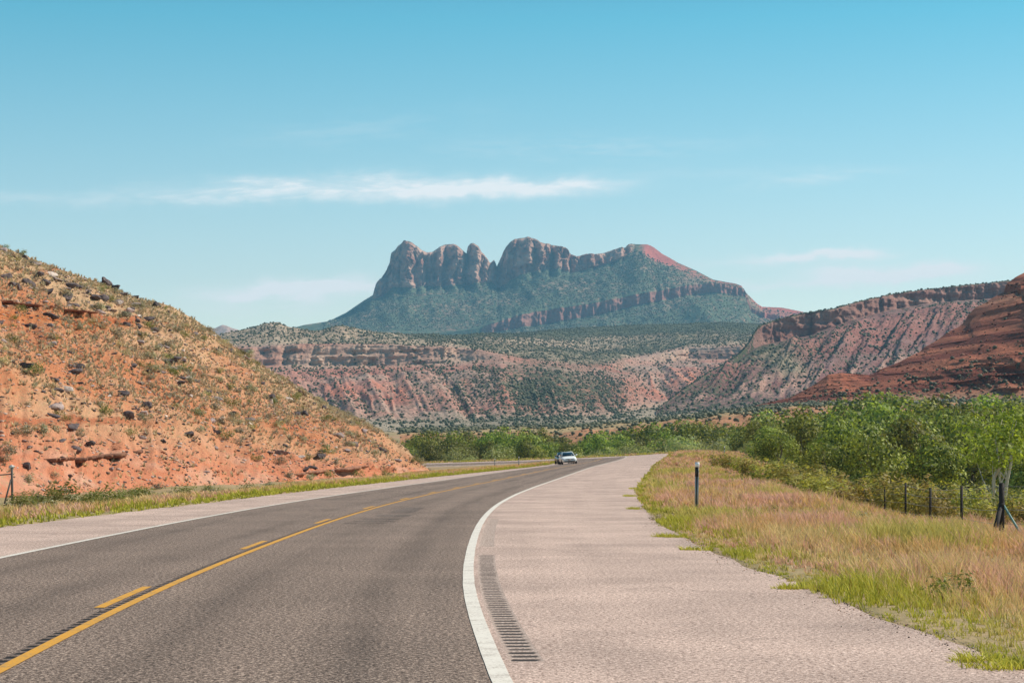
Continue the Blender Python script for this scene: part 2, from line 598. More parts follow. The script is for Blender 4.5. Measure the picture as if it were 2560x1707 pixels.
# natural ground: one sheet from behind the camera to beyond the mountain
gy = np.concatenate([np.linspace(-70, 10, 30), np.linspace(11, 70, 90)[:-1], np.geomspace(70, 480, 230)[:-1], np.geomspace(480, 8600, 56)])
gs = np.concatenate([-np.geomspace(1.15, 0.34, 16)[:-1], np.linspace(-0.34, 0.34, 250), np.geomspace(0.34, 1.15, 16)[1:]])
GY = gy[:, None] + 0 * gs[None]
GX = gs[None] * (34 + np.abs(gy[:, None]))
GZ = ground_z(GX, GY)
m, n, b, _ = mat_new('valley_soil')
p = n.new('ShaderNodeNewGeometry').outputs['Position']
f1, f2, f3 = n.noise(p, 0.35, 5, 0.65), n.noise(p, 0.02, 4, 0.6), n.noise(p, 7.0, 4, 0.7)
c = n.mix(n.ss(f1, 0.36, 0.62), (0.40, 0.28, 0.15), (0.27, 0.21, 0.09))
c = n.mix(n.ss(f2, 0.45, 0.65), c, (0.42, 0.24, 0.14))
c = n.mix(1.0, c, n.xyz(*[n.m('ADD', 0.6, n.m('MULTIPLY', f3, 0.8))] * 3), 'MULTIPLY')
n.set(b.inputs['Base Color'], c)
bump(n, b, n.m('ADD', f3, f1), 0.7, 0.08)
M_soil = m
structure('ground', add_mesh('ground', np.stack([GX, GY, GZ], -1).reshape(-1, 3), grid_faces(*GX.shape), M_soil, True),
          'dry tan valley floor under the grass and the trees', 'ground')

# pavement: two dark lanes with a milled strip along the centre, pale shoulders either side
K1 = 560
ribbon('asphalt_road', (-70, K1), [-3.62, -1.8, -0.165], 0, M_asphalt, label='dark brown asphalt lane of the curving highway, oncoming side', cat='road', kind='structure')
ribbon('asphalt_road', (-70, K1), [-0.055, 1.8, 3.62], 0, M_asphalt, label='dark brown asphalt lane of the curving highway, near side', cat='road', kind='structure')
er = OR + 0.16 * fbm(SS / 5.5, 0, 0, 3, 3) + 0.035 * fbm(SS / 1.2, 0, 4, 2, 8)
el = OL + 0.14 * fbm(SS / 1.8, 3, 0, 4, 4)
RUM = (15.1, 31.6)
RUM2 = (34.5, 50.0)
for kr in ((-70, RUM[0]), (RUM[1], RUM2[0]), (RUM2[1], K1)):
    ribbon('road_shoulder', kr, [3.62, 3.74, 4.00, 5.2, er], 0, M_shoulder, label='broad pale paved shoulder on the right of the road', cat='road shoulder', kind='structure', group='pale road shoulders')
for kr in (RUM, RUM2):
    ribbon('road_shoulder', kr, [3.62, 3.74], 0, M_shoulder, label='broad pale paved shoulder on the right of the road', cat='road shoulder', kind='structure', group='pale road shoulders')
    ribbon('road_shoulder', kr, [4.00, 5.2, er], 0, M_shoulder, label='broad pale paved shoulder on the right of the road', cat='road shoulder', kind='structure', group='pale road shoulders')
ribbon('road_shoulder', (-70, K1), [el, -5.0, -3.62], 0, M_shoulder, label='narrow pale paved shoulder below the red hill', cat='road shoulder', kind='structure')

# milled rumble strips: real grooves across the strip, grime and recess shade painted into their dark colour
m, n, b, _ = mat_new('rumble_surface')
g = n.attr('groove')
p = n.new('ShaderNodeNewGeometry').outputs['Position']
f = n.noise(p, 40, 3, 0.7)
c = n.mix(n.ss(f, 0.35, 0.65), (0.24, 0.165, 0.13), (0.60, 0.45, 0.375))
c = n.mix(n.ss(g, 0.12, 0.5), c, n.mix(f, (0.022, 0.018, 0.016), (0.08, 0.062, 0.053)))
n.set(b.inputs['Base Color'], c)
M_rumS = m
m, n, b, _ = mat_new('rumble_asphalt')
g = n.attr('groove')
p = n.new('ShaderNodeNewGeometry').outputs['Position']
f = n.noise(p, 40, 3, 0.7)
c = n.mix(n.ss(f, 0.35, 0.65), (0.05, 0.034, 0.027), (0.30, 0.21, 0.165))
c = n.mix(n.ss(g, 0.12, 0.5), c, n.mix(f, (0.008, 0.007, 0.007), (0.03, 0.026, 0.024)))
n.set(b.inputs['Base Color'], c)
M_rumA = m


def rumble(keys, o0, o1, pitch, mat, label, depth=0.014, jag=0.02, dirt_shade=1.0):
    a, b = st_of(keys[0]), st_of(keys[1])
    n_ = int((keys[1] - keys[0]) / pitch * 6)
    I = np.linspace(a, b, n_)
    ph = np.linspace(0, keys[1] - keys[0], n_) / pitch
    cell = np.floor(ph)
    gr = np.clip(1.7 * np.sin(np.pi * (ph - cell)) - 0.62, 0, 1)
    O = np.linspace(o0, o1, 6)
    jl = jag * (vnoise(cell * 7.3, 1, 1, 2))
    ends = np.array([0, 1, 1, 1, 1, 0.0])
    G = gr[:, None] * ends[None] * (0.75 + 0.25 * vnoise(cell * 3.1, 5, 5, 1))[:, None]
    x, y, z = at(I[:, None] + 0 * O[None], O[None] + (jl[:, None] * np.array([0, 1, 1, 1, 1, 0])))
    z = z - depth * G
    me = add_mesh('rumble_strip', np.stack([x, y, z], -1).reshape(-1, 3), grid_faces(len(I), 6), mat, attrs={'groove': G * dirt_shade})
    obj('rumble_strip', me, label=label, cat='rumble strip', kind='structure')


rumble(RUM, 3.74, 4.00, 0.28, M_rumS, 'rumble grooves cut into the pale shoulder beside the white line, nearest stretch', dirt_shade=0.85)
rumble(RUM2, 3.74, 4.00, 0.28, M_rumS, 'rumble grooves cut into the pale shoulder beside the white line, farther stretch', dirt_shade=0.36)
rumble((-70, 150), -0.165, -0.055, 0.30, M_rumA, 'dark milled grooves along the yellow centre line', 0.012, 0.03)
ribbon('asphalt_road', (150, K1), [-0.165, -0.055], 0, M_asphalt, label='asphalt between the two lanes round the far bend', cat='road', kind='structure')

# dark worn patches in the near lane
M_tar = pavement('dark_worn_asphalt', (0.022, 0.016, 0.013), (0.108, 0.076, 0.060), (0.40, 0.30, 0.245), 0.5)
for k0, k1, o0, o1 in [(46.3, 46.9, 0.45, 1.35), (47.6, 48.3, 0.55, 1.5), (49.2, 50.2, 0.6, 1.55), (51.5, 53.4, 0.75, 1.6), (55, 61, 0.85, 1.5)]:
    jo = 0.10 * fbm(SS / 0.4, k0, 0, 3, 9)
    ribbon('road_patch', (k0, k1), [o0 + jo, (o0 + o1) / 2, o1 - jo], 0.004, M_tar, label='dark worn streak in the near lane beside the yellow line', cat='road patch', kind='structure', group='dark worn streaks in the near lane')

# painted lines
wob = 0.004 * fbm(SS / 0.9, 1, 1, 2, 6)
ribbon('edge_line', (-70, K1), [3.54 + wob, 3.685 + wob], 0.006, M_white, label='solid white edge line beside the broad right shoulder', cat='road marking', kind='structure')
ribbon('edge_line', (-70, K1), [-3.66, -3.54], 0.006, M_white, label='solid white edge line along the red hill side', cat='road marking', kind='structure')
ribbon('centre_line', (-70, K1), [-0.055, 0.055], 0.006, M_yellow, label='solid yellow centre line of the highway', cat='road marking', kind='structure')
for kd in np.arange(20.6 - 12.9 * 3, 420, 12.9):
    ribbon('centre_dash', (kd, kd + 3.3), [-0.285, -0.175], 0.006, M_yellow, label='short yellow dash beside the solid centre line', cat='road marking', kind='structure', group='yellow centre dashes')


# ------------------------------------------------------------------ hills, mesas and the mountain
def loft(u, contours, subs):
    """contours: lists of (u, v, d); returns grid V (rows x columns x 3) and T, the running contour number of each row"""
    C = []
    for c in contours:
        c = np.array(c, float)
        C.append(np.stack(P(u, np.interp(u, c[:, 0], c[:, 1]), np.interp(u, c[:, 0], c[:, 2])), -1))
    rows, T = [], []
    for i, sN in enumerate(subs):
        for k in range(sN):
            f = k / sN
            rows.append(C[i] * (1 - f) + C[i + 1] * f)
            T.append(i + f)
    rows.append(C[-1])
    T.append(len(subs))
    return np.stack(rows), np.array(T)


def col_mix(a, b, f):
    f = np.clip(f, 0, 1)[..., None]
    return np.asarray(a) * (1 - f) + np.asarray(b) * f


def bell(T, a, b, e=0.2):
    return sstep(T, a, a + e) * (1 - sstep(T, b - e, b))


def terrain(name, V, mat, Cc, veg, label, cat, smooth=False):
    R, C = V.shape[:2]
    me = add_mesh(name, V.reshape(-1, 3), grid_faces(R, C), mat, smooth, attrs={'veg': veg.reshape(-1)}, cols={'Col': Cc.reshape(-1, 3)})
    return structure(name, me, label, cat)


# -- the great mountain ---------------------------------------------------------------------------------------
u = np.concatenate([np.arange(560, 820, 8), np.arange(820, 2010, 2.0), np.arange(2010, 2500, 10)])
sky_m = [(560, 850), (700, 832), (761, 812), (822, 803), (866, 781), (910, 751), (933, 737), (938, 720), (943, 705), (957, 695), (968, 676), (976, 657), (979, 637), (993, 621), (1003, 612), (1012, 605), (1018, 607), (1026, 608), (1037, 614), (1054, 627), (1068, 634), (1081, 632),
         (1090, 626), (1098, 622), (1106, 619), (1112, 613), (1125, 612), (1137, 614), (1147, 619), (1153, 625), (1161, 631), (1166, 633), (1170, 617), (1177, 611), (1184, 611), (1197, 620), (1203, 630), (1208, 636), (1220, 651), (1225, 660), (1231, 655), (1235, 651), (1239, 658), (1242, 667), (1245, 660),
         (1251, 648), (1258, 632), (1265, 620), (1275, 609), (1287, 601), (1297, 599), (1310, 598), (1319, 596), (1330, 598), (1341, 602), (1350, 610), (1365, 612), (1380, 614), (1395, 619), (1413, 621), (1421, 630), (1428, 637), (1441, 643), (1463, 638), (1478, 637), (1501, 635), (1520, 630), (1535, 626), (1548, 622), (1562, 620), (1570, 612), (1579, 610),
         (1600, 611), (1617, 611), (1626, 614), (1634, 618), (1656, 635), (1675, 645), (1695, 657), (1739, 676), (1783, 699), (1815, 705), (1839, 709), (1855, 715), (1861, 735), (1868, 742), (1888, 756), (1905, 767), (1955, 769), (2000, 778), (2100, 800), (2500, 860)]
cb_m = [(560, 852), (822, 806), (866, 784), (910, 756), (930, 746), (945, 748), (960, 742), (976, 727), (985, 720), (1000, 722), (1020, 724), (1037, 727), (1060, 720), (1081, 717), (1100, 719), (1142, 717), (1170, 715), (1197, 712), (1231, 708), (1244, 721), (1264, 712), (1286, 698), (1336, 684), (1363, 677), (1396, 676), (1424, 684), (1463, 677), (1501, 668), (1546, 651), (1573, 634), (1590, 624), (1610, 626), (1640, 648), (1665, 656), (1690, 664), (1739, 684), (1783, 704), (1855, 722), (1905, 771), (2000, 782), (2500, 862)]
bt_m = [(560, 858), (822, 826), (935, 832), (1100, 834), (1192, 822), (1225, 811), (1286, 792), (1341, 778), (1407, 767), (1490, 756), (1562, 742), (1651, 726), (1722, 712), (1772, 707), (1839, 717), (1858, 725), (1880, 770), (1905, 780), (2000, 800), (2500, 870)]
bb_m = [(560, 862), (822, 832), (935, 838), (1100, 842), (1192, 834), (1225, 834), (1286, 824), (1363, 811), (1435, 798), (1501, 787), (1557, 773), (1662, 751), (1722, 738), (1778, 732), (1861, 744), (1880, 782), (1905, 793), (2000, 806), (2500, 874)]
base_m = [(560, 875), (2500, 885)]


def wd(c, f): return [(a, b_, f(a)) for a, b_ in c]


ui = lambda xs, ys: (lambda a: float(np.interp(a, xs, ys)))
V, T = loft(u, [wd(base_m, lambda a: 5000), wd(bb_m, ui([560, 1192, 1861, 2500], [5500, 5450, 5750, 5600])), wd(bt_m, ui([560, 1192, 1861, 2500], [5510, 5460, 5760, 5610])),
                wd(cb_m, ui([560, 822, 935, 1300, 1573, 1700, 1861, 2500], [5900, 6100, 6150, 6150, 6120, 6000, 5850, 5700])),
                wd(sky_m, ui([560, 822, 925, 940, 1300, 1560, 1620, 1700, 1861, 2500], [5910, 6130, 6180, 6215, 6225, 6190, 6160, 6040, 5870, 5720])),
                [(560, 900, 7000), (2500, 900, 7000)]], [26, 26, 60, 90, 6])
X, Y, Z = V[..., 0].copy(), V[..., 1].copy(), V[..., 2].copy()
Tm = T[:, None] + 0 * u[None]
Um = u[None] + 0 * Tm
lobes = [(952, 16, 30), (965, 12, 25), (986, 20, 55), (1018, 26, 85), (1043, 20, 75), (1068, 14, 40), (1092, 17, 55), (1124, 22, 85), (1143, 16, 70), (1186, 18, 80), (1206, 18, 60), (1223, 12, 30), (1236, 6, 20), (1272, 20, 50), (1300, 30, 90), (1340, 20, 65), (1362, 12, 60), (1392, 14, 60), (1414, 12, 50), (1440, 14, 35), (1468, 18, 40), (1502, 18, 36), (1536, 18, 30), (1566, 14, 20)]
wav = 9.0 * fbm(Um / 45, Z / 55, 0, 4, 21)
bul = np.zeros_like(X)
for uc, hw, a in lobes:
    tt = (Um + wav - uc) / (hw * 1.15)
    bul = np.maximum(bul, a * sstep(tt, -1.15, 0.55) ** 0.8 * np.sqrt(np.clip(1 - np.clip((tt - 0.35) / 0.65, 0, 1) ** 2, 0, 1)))
crag = sstep(Um, 925, 945) * (1 - sstep(Um, 1572, 1588))
wc = sstep(Tm, 2.70, 3.0) * (1 - 0.5 * sstep(Tm, 3.9, 4.0)) * (Tm <= 4.0)
Xw = X + 14 * fbm(X / 50, 0, Z / 45, 3, 30)
flute = 24 * fbm(Xw / 32, Y / 300, Z / 95, 4, 31, ridged=True) + 10 * fbm(Xw / 9, 0, Z / 22, 4, 33, ridged=True) + 9 * fbm(X / 16, 0, Z / 13, 4, 34)
ledge = 7 * fbm(X / 200, 0, Z / 17, 3, 35) + 40 * np.round(2.6 * fbm(Xw / 24, 0, Z / 62, 4, 36)) / 2.6 + 10 * np.round(2.2 * fbm(X / 11, 0, Z / 24, 3, 37)) / 2.2
Y -= np.clip(wc, 0, 1) * crag * (1.15 * bul + 1.1 * flute * sstep(Tm, 2.9, 3.05) + ledge * sstep(Tm, 2.95, 3.05))
# lower cliff band: buttresses between alcoves
wb = sstep(Tm, 0.72, 1.0) * (1 - sstep(Tm, 2.0, 2.3)) * sstep(Um, 1180, 1260)
Y -= wb * (34 * fbm(X / 120, Y / 500, Z / 400, 3, 41) + 30 * fbm(X / 34, 0, Z / 160, 4, 43, ridged=True) + 6 * fbm(X / 9, 0, Z / 12, 3, 44) + 16 * np.round(2.4 * fbm(X / 28, 0, Z / 70, 3, 45)) / 2.4)
# gullies down the slopes of scree
ws = bell(Tm, 0.0, 1.0, 0.25) + bell(Tm, 2.1, 3.0, 0.25)
gul = fbm(X / 130 + Z / 260, Y / 900, 0, 4, 51, ridged=True)
Z += ws * (16 * gul + 8 * fbm(X / 30, Y / 40, 0, 3, 53))
V = np.stack([X, Y, Z], -1)
crk = np.clip(bell(Tm, 2.98, 4.01, 0.03) * crag + 0 * X, 0, 1)
bnd = bell(Tm, 1.02, 2.0, 0.06) * sstep(Um, 1170, 1250)
redp = np.exp(-((Um - 1640) / 50) ** 2) * bell(Tm, 2.86, 4.05, 0.1) * sstep(Um, 1590, 1620)
low = sstep(Um, 1880, 1925) * sstep(Tm, 0.6, 1.2)
rid = sstep(Um, 1640, 1720) * bell(Tm, 2.6, 4.1, 0.3)
n1 = fbm(X / 60, Y / 60, Z / 30, 4, 61)
Cc = col_mix((0.26, 0.20, 0.14), (0.32, 0.20, 0.135), 0.5 + n1)
Cc = col_mix(Cc, col_mix((0.30, 0.135, 0.095), (0.54, 0.33, 0.245), 0.5 + fbm(X / 40, 0, Z / 25, 4, 63) * 1.1), crk)
Cc = col_mix(Cc, (0.33, 0.155, 0.12), bnd)
Cc = col_mix(Cc, (0.52, 0.15, 0.115), np.clip(redp * 1.3 + low * 0.65 + rid * 0.6, 0, 1))
veg = 0.62 + 0.3 * fbm(X / 150, Y / 200, Z / 200, 3, 65) - 0.25 * sstep(Um, 1640, 1800) * bell(Tm, 1.9, 4, 0.3)
veg = veg * (1 - crk * 0.86) * (1 - bnd * 0.8) * (1 - np.clip(redp * 0.75 + low * 0.45, 0, 1))
veg = veg + crk * 0.25 * sstep(Tm, 3.9, 4.0)
mtnV, mtnT, mtnU = V, Tm, Um
M_mtn = terrain_mat('mountain_rock', 14.0, (0.070, 0.095, 0.06), (0.15, 0.175, 0.105), 15.0, 6.0, 0.8, 0.5, 0.45, 30.0)
terrain('mountain', V, M_mtn, Cc, veg, 'tall craggy mountain with rounded rock towers above green scree slopes', 'mountain')

# -- small blue hills on the skyline ----------------------------------------------------------------------------
u = np.arange(380, 700, 4.0)
V, T = loft(u, [[(380, 850, 7700), (700, 850, 7700)],
                [(380, 838, 8000), (480, 828, 8000), (514, 820, 8000), (525, 818, 8000), (535, 822, 8000), (548, 815, 8000), (557, 812, 8000), (566, 814, 8000), (580, 820, 8000), (595, 824, 8000), (610, 830, 8000), (700, 840, 8000)],
                [(380, 900, 8400), (700, 900, 8400)]], [24, 5])
V[..., 1] -= 60 * fbm(V[..., 0] / 90, 0, V[..., 2] / 300, 3, 71, ridged=True) * bell(T, 0, 1, 0.2)[:, None]
cc = np.broadcast_to(np.array([0.50, 0.30, 0.22]), V.shape).copy()
terrain('hill', V, M_mtn, cc, np.full(V.shape[:2], 0.45) - 0.1, 'small blue rocky hills far off beside the mountain foot', 'hill')

# -- the tan and pink mesa across the valley -----------------------------------------------------------------------
u = np.concatenate([np.arange(-500, 460, 12), np.arange(460, 2110, 2.5), np.arange(2110, 2600, 14)])
toe = [(-500, 1062), (560, 1062), (893, 1052), (1087, 1052), (1308, 1046), (1400, 1043), (1529, 1041), (1560, 1034), (1600, 1022), (1651, 1013), (1720, 1005), (2000, 1000), (2600, 1000)]
clb = [(-500, 916), (560, 914), (838, 914), (976, 915), (1142, 905), (1253, 899), (1330, 907), (1400, 914), (1480, 922), (1518, 926), (1560, 920), (1640, 905), (1722, 897), (1827, 897), (2000, 895), (2600, 890)]
clt = [(-500, 866), (560, 866), (590, 872), (650, 868), (731, 862), (838, 861), (965, 861), (1020, 866), (1087, 867), (1142, 872), (1197, 876), (1253, 888), (1330, 902), (1400, 911), (1480, 918), (1518, 914), (1560, 902), (1600, 893), (1640, 886), (1722, 872), (1780, 870), (1850, 867), (2000, 862), (2600, 860)]
rim = [(-500, 850), (470, 850), (543, 838), (566, 831), (600, 825), (630, 819), (661, 810), (680, 806), (694, 805), (706, 810), (722, 817), (760, 824), (793, 827), (820, 823), (838, 818), (859, 817), (875, 820), (897, 827), (920, 831), (944, 834), (1009, 838), (1142, 839), (1230, 835), (1308, 831), (1370, 824), (1418, 820), (1470, 817), (1529, 815), (1600, 811), (1695, 809), (1805, 806), (1888, 809), (2000, 812), (2600, 815)]
D1 = ui([-500, 900, 1250, 1450, 1560, 1640, 1720, 2600], [1500, 1500, 1520, 1560, 1650, 1900, 1900, 1800])
D2 = ui([-500, 900, 1142, 1253, 1400, 1518, 1600, 1722, 1850, 2600], [2050, 2020, 2000, 1960, 2020, 2200, 2480, 2560, 2480, 2400])
D3 = ui([-500, 900, 1142, 1253, 1400, 1518, 1600, 1722, 1850, 2600], [2074, 2044, 2022, 1986, 2050, 2232, 2512, 2590, 2510, 2430])
D4 = ui([-500, 694, 859, 944, 1142, 1418, 1888, 2600], [2500, 2450, 2420, 2600, 3000, 3500, 3900, 4000])
V, T = loft(u, [[(-500, 1122, 880), (2600, 1122, 880)], wd(toe, D1), wd(clb, D2), wd(clt, D3), wd(rim, D4), [(-500, 880, 4600), (2600, 870, 4900)]], [24, 90, 34, 44, 8])
X, Y, Z = V[..., 0].copy(), V[..., 1].copy(), V[..., 2].copy()
Tm = T[:, None] + 0 * u[None]
Um = u[None] + 0 * Tm
wcl = bell(Tm, 1.9, 3.05, 0.12)
cliffy = (0.55 + 0.45 * sstep(fbm(Um / 45, 0, 0, 3, 82), -0.25, 0.2)) * np.clip(sstep(Um, 400, 560) * (1 - sstep(Um, 1170, 1290)) + sstep(Um, 1600, 1660), 0, 1)
wcy = sstep(Tm, 1.7, 1.95) * (1 - sstep(Tm, 2.98, 3.2))
Y -= wcy * cliffy * (8 * fbm(X / 40, 0, Z / 200, 3, 81) + 3 * fbm(X / 9, 0, Z / 40, 4, 83, ridged=True) + 5.0 * fbm(X / 7, 0, Z / 5, 4, 85) + 5.0 * np.round(2.2 * fbm(X / 13, 0, Z / 16, 3, 78)) / 2.2 + 4 * fbm(X / 80, 0, Z / 4.5, 2, 86))
Z += wcl * cliffy * 1.6 * fbm(X / 80, 0, Z / 4.0, 2, 84)
ws = bell(Tm, 0.85, 2.0, 0.35)
Ud = Um + 95 * (Tm - 1)
spur = fbm(Ud / 85, Tm * 0.8, 0, 3, 85, ridged=True)
spur2 = fbm(Ud / 26 + 0.5 * fbm(Um / 40, Tm * 3, 0, 2, 80), Tm * 1.6, 0, 4, 87, ridged=True)
Z += ws * (4.5 * spur + 2.8 * spur2 + 2.6 * fbm(X / 12, Y / 12, 0, 3, 88)) * np.interp(Um, [0, 1250, 1350, 1560, 1620], [1, 1, 0.7, 0.7, 1])
Z += bell(Tm, 0, 1.0, 0.3) * 1.5 * fbm(X / 60, Y / 60, 0, 3, 90)
wt = bell(Tm, 3.0, 4.0, 0.15)
Z += wt * (7 * fbm(X / 90, Y / 260, 0, 4, 89, ridged=True) + 2.5 * fbm(X / 22, Y / 40, 0, 3, 91))
V = np.stack([X, Y, Z], -1)
n1, n2 = fbm(X / 50, Y / 80, Z / 12, 4, 92), fbm(X / 160, Y / 300, Z / 60, 3, 93)
slope_c = col_mix((0.44, 0.19, 0.14), (0.40, 0.265, 0.205), 0.5 + 1.1 * n1 + 0.3 * n2)
slope_c = col_mix(slope_c, (0.55, 0.19, 0.115), np.clip(1.6 * (spur2 - 0.28), 0, 1) * bell(Tm, 1.05, 1.75, 0.3))
Cc = col_mix((0.40, 0.31, 0.225), slope_c, sstep(Tm, 0.9, 1.15))
Cc = col_mix(Cc, col_mix((0.42, 0.25, 0.18), (0.54, 0.375, 0.275), 0.5 + n1), wcl * cliffy)
Cc = col_mix(Cc, col_mix((0.44, 0.30, 0.21), (0.50, 0.37, 0.26), 0.5 + n1), sstep(Tm, 3.0, 3.1))
spurz = sstep(Um, 1220, 1330) * (1 - sstep(Um, 1500, 1600))
veg = 0.36 + 0.16 * n2 + 0.24 * spurz * sstep(Tm, 0.9, 1.4) - 0.15 * sstep(Um, 1580, 1640)
veg = np.where(Tm < 1.0, 0.42 + 0.2 * n2, veg)
veg = veg * (1 - wcl * cliffy * 0.75) * np.interp(Tm, [1.4, 2.0], [1, 0.8])
plate = sstep(Tm, 3.0, 3.12)
veg = veg * (1 - plate) + plate * (0.46 + 0.36 * sstep(Um, 950, 1150) * sstep(Tm, 3.45, 3.7) + 0.15 * n2 + 0.15 * sstep(Um, 1000, 1200) - 0.2 * sstep(Um, 1150, 1250) * (1 - sstep(Um, 1500, 1650)) * bell(Tm, 3.2, 3.75, 0.2))
M_mesa = terrain_mat('mesa_rock', 5.0, (0.070, 0.075, 0.045), (0.13, 0.13, 0.075), 5.0, 2.2, 0.9, 0.6, 0.75, 6.0)
terrain('mesa', V, M_mesa, Cc, veg, 'broad mesa with a pale tan cliff band over pink scrub slopes', 'mesa')
mesaV, mesaT, mesaU, mesaS = V, Tm, Um, spur2

# -- the purple-grey mesa on the right ----------------------------------------------------------------------------
u = np.concatenate([np.arange(1640, 2600, 2.5), np.arange(2600, 3300, 14)])
sk3 = [(1640, 1026), (1649, 1019), (1703, 978), (1770, 933), (1806, 914), (1842, 892), (1860, 874), (1874, 856), (1884, 836), (1895, 820), (1906, 812), (1950, 797), (2011, 783), (2050, 777), (2081, 773), (2115, 763), (2144, 755), (2221, 737), (2290, 727), (2356, 719), (2446, 710), (2514, 703), (2700, 685), (3300, 640)]
b3 = [(1640, 1028), (1649, 1021), (1703, 984), (1770, 943), (1842, 905), (1874, 880), (1890, 868), (1906, 862), (1950, 852), (2011, 840), (2050, 828), (2081, 815), (2144, 795), (2221, 775), (2290, 763), (2356, 755), (2446, 748), (2560, 740), (3300, 690)]
md3 = [(1640, 1030), (1703, 1000), (1770, 978), (1842, 952), (1906, 930), (2000, 905), (2144, 880), (2300, 860), (2560, 840), (3300, 800)]
ft3 = [(1640, 1034), (1760, 1024), (1900, 1008), (2041, 992), (2200, 976), (2600, 960), (3300, 950)]
V, T = loft(u, [[(1640, 1108, 1000), (3300, 1108, 1000)], wd(ft3, ui([1640, 2041, 3300], [1560, 1480, 1480])), wd(md3, ui([1640, 1770, 1906, 2144, 3300], [1580, 1690, 1760, 1800, 1850])),
                wd(b3, ui([1640, 1770, 1874, 1906, 2081, 2300, 3300], [1600, 1840, 1960, 1990, 2040, 2180, 2300])), wd(sk3, ui([1640, 1770, 1874, 1906, 2081, 2300, 3300], [1604, 1846, 1966, 1996, 2046, 2186, 2306])),
                [(1640, 1060, 2600), (1906, 830, 2700), (3300, 700, 3000)]], [14, 50, 60, 40, 8])
X, Y, Z = V[..., 0].copy(), V[..., 1].copy(), V[..., 2].copy()
Tm = T[:, None] + 0 * u[None]
Um = u[None] + 0 * Tm
nose = sstep(Um, 1660, 1850)
wcl = sstep(Tm, 2.75, 3.0) * (1 - 0.6 * sstep(Tm, 3.9, 4.0)) * (Tm <= 4.0) * sstep(Um, 1860, 1910)
Y -= wcl * (9 * fbm(X / 60, Y / 300, Z / 200, 3, 101) + 8 * fbm(X / 15, 0, Z / 60, 4, 103, ridged=True) + 4 * fbm(X / 7, 0, Z / 7, 4, 104) + 8 * np.round(2.2 * fbm(X / 18, 0, Z / 40, 3, 114)) / 2.2 + 3 * fbm(X / 120, 0, Z / 5, 2, 106)) * np.interp(Um, [1900, 1950], [0.6, 1])
ws = bell(Tm, 0.9, 3.0, 0.4) * nose
Ud = Um - 70 * (Tm - 1)
sp1 = fbm(Ud / 110, Tm * 0.5, 0, 3, 105, ridged=True)
sp2 = fbm(Ud / 30 + 0.5 * fbm(Um / 50, Tm * 3, 0, 2, 100), Tm * 1.4, 0, 4, 107, ridged=True)
Z += ws * (10 * sp1 + 4.5 * sp2 + 2.4 * fbm(X / 10, Y / 10, 0, 3, 108))
zt3 = Z / 13 + 0.6 * fbm(X / 60, Y / 120, 0, 3, 109)
fr3 = zt3 - np.floor(zt3)
Y += bell(Tm, 1.0, 2.98, 0.25) * nose * (11 * (sstep(fr3, 0.0, 0.3) - 0.8 * fr3) * (0.4 + 0.6 * sstep(fbm(X / 35, Y / 60, 0, 2, 112), -0.2, 0.3)) + 5 * fbm(X / 9, Y / 20, Z / 6, 3, 113))
V = np.stack([X, Y, Z], -1)
n1, n2 = fbm(X / 45, Y / 90, Z / 9, 4, 110), fbm(X / 130, Y / 200, Z / 50, 3, 111)
Cc = col_mix((0.215, 0.10, 0.09), (0.25, 0.155, 0.135), 0.5 + n1 + 0.4 * n2)
Cc = col_mix(Cc, (0.40, 0.165, 0.125), bell(Tm, 2.0, 2.95, 0.3) * 0.5)
Cc = col_mix(Cc, (0.42, 0.25, 0.195), bell(Tm, 0.95, 1.75, 0.3) * sstep(sp2, 0.0, 0.45))
Cc = col_mix(Cc, (0.45, 0.36, 0.27), 1 - sstep(Tm, 0.8, 1.05))
Cc = col_mix(Cc, col_mix((0.23, 0.105, 0.085), (0.37, 0.205, 0.155), 0.5 + n1), bell(Tm, 2.95, 4.05, 0.06) * sstep(Um, 1850, 1910))
Cc = col_mix(Cc, (0.31, 0.26, 0.17), np.clip(np.exp(-((Um - 1960 + 60 * (Tm - 2)) / 45) ** 2) * bell(Tm, 1.4, 3.0, 0.3), 0, 1) * 0.8)
veg = 0.42 + 0.25 * n2 + 0.14 * (1 - sstep(Um, 1850, 2000)) - 0.05
veg = np.where(Tm < 1, 0.40 + 0.2 * n2, veg) * (1 - 0.6 * bell(Tm, 2.95, 3.97, 0.05) * sstep(Um, 1850, 1910)) + 0.3 * sstep(Tm, 3.93, 4.0)
terrain('mesa', V, M_mesa, Cc, veg, 'long purple-brown mesa with a fluted rim cliff behind the dark red butte', 'mesa')
mesa3 = (V, Tm, Um)

# -- the dark red layered butte at the right edge ------------------------------------------------------------------
u = np.concatenate([np.arange(1860, 2620, 2.0), np.arange(2620, 3500, 12)])
sk4 = [(1860, 1024), (1883, 1014), (1930, 1004), (1973, 994), (2010, 976), (2041, 958), (2058, 945), (2070, 936), (2090, 934), (2104, 932), (2140, 935), (2176, 937), (2186, 933), (2194, 926), (2220, 916), (2248, 905), (2270, 893), (2300, 879), (2310, 868), (2329, 859), (2350, 845), (2374, 828), (2395, 818), (2408, 808), (2416, 796), (2420, 788), (2437, 770), (2465, 756), (2482, 744), (2500, 735), (2510, 730), (2513, 716), (2518, 708), (2530, 700), (2537, 694), (2548, 688), (2560, 682), (2600, 668), (2700, 640), (2900, 600), (3500, 540)]
md4 = [(1860, 1030), (1973, 1008), (2041, 985), (2104, 966), (2176, 962), (2248, 940), (2329, 910), (2437, 870), (2560, 820), (2700, 790), (3500, 720)]
ft4 = [(1860, 1036), (1973, 1018), (2104, 1000), (2250, 990), (2560, 985), (3500, 980)]
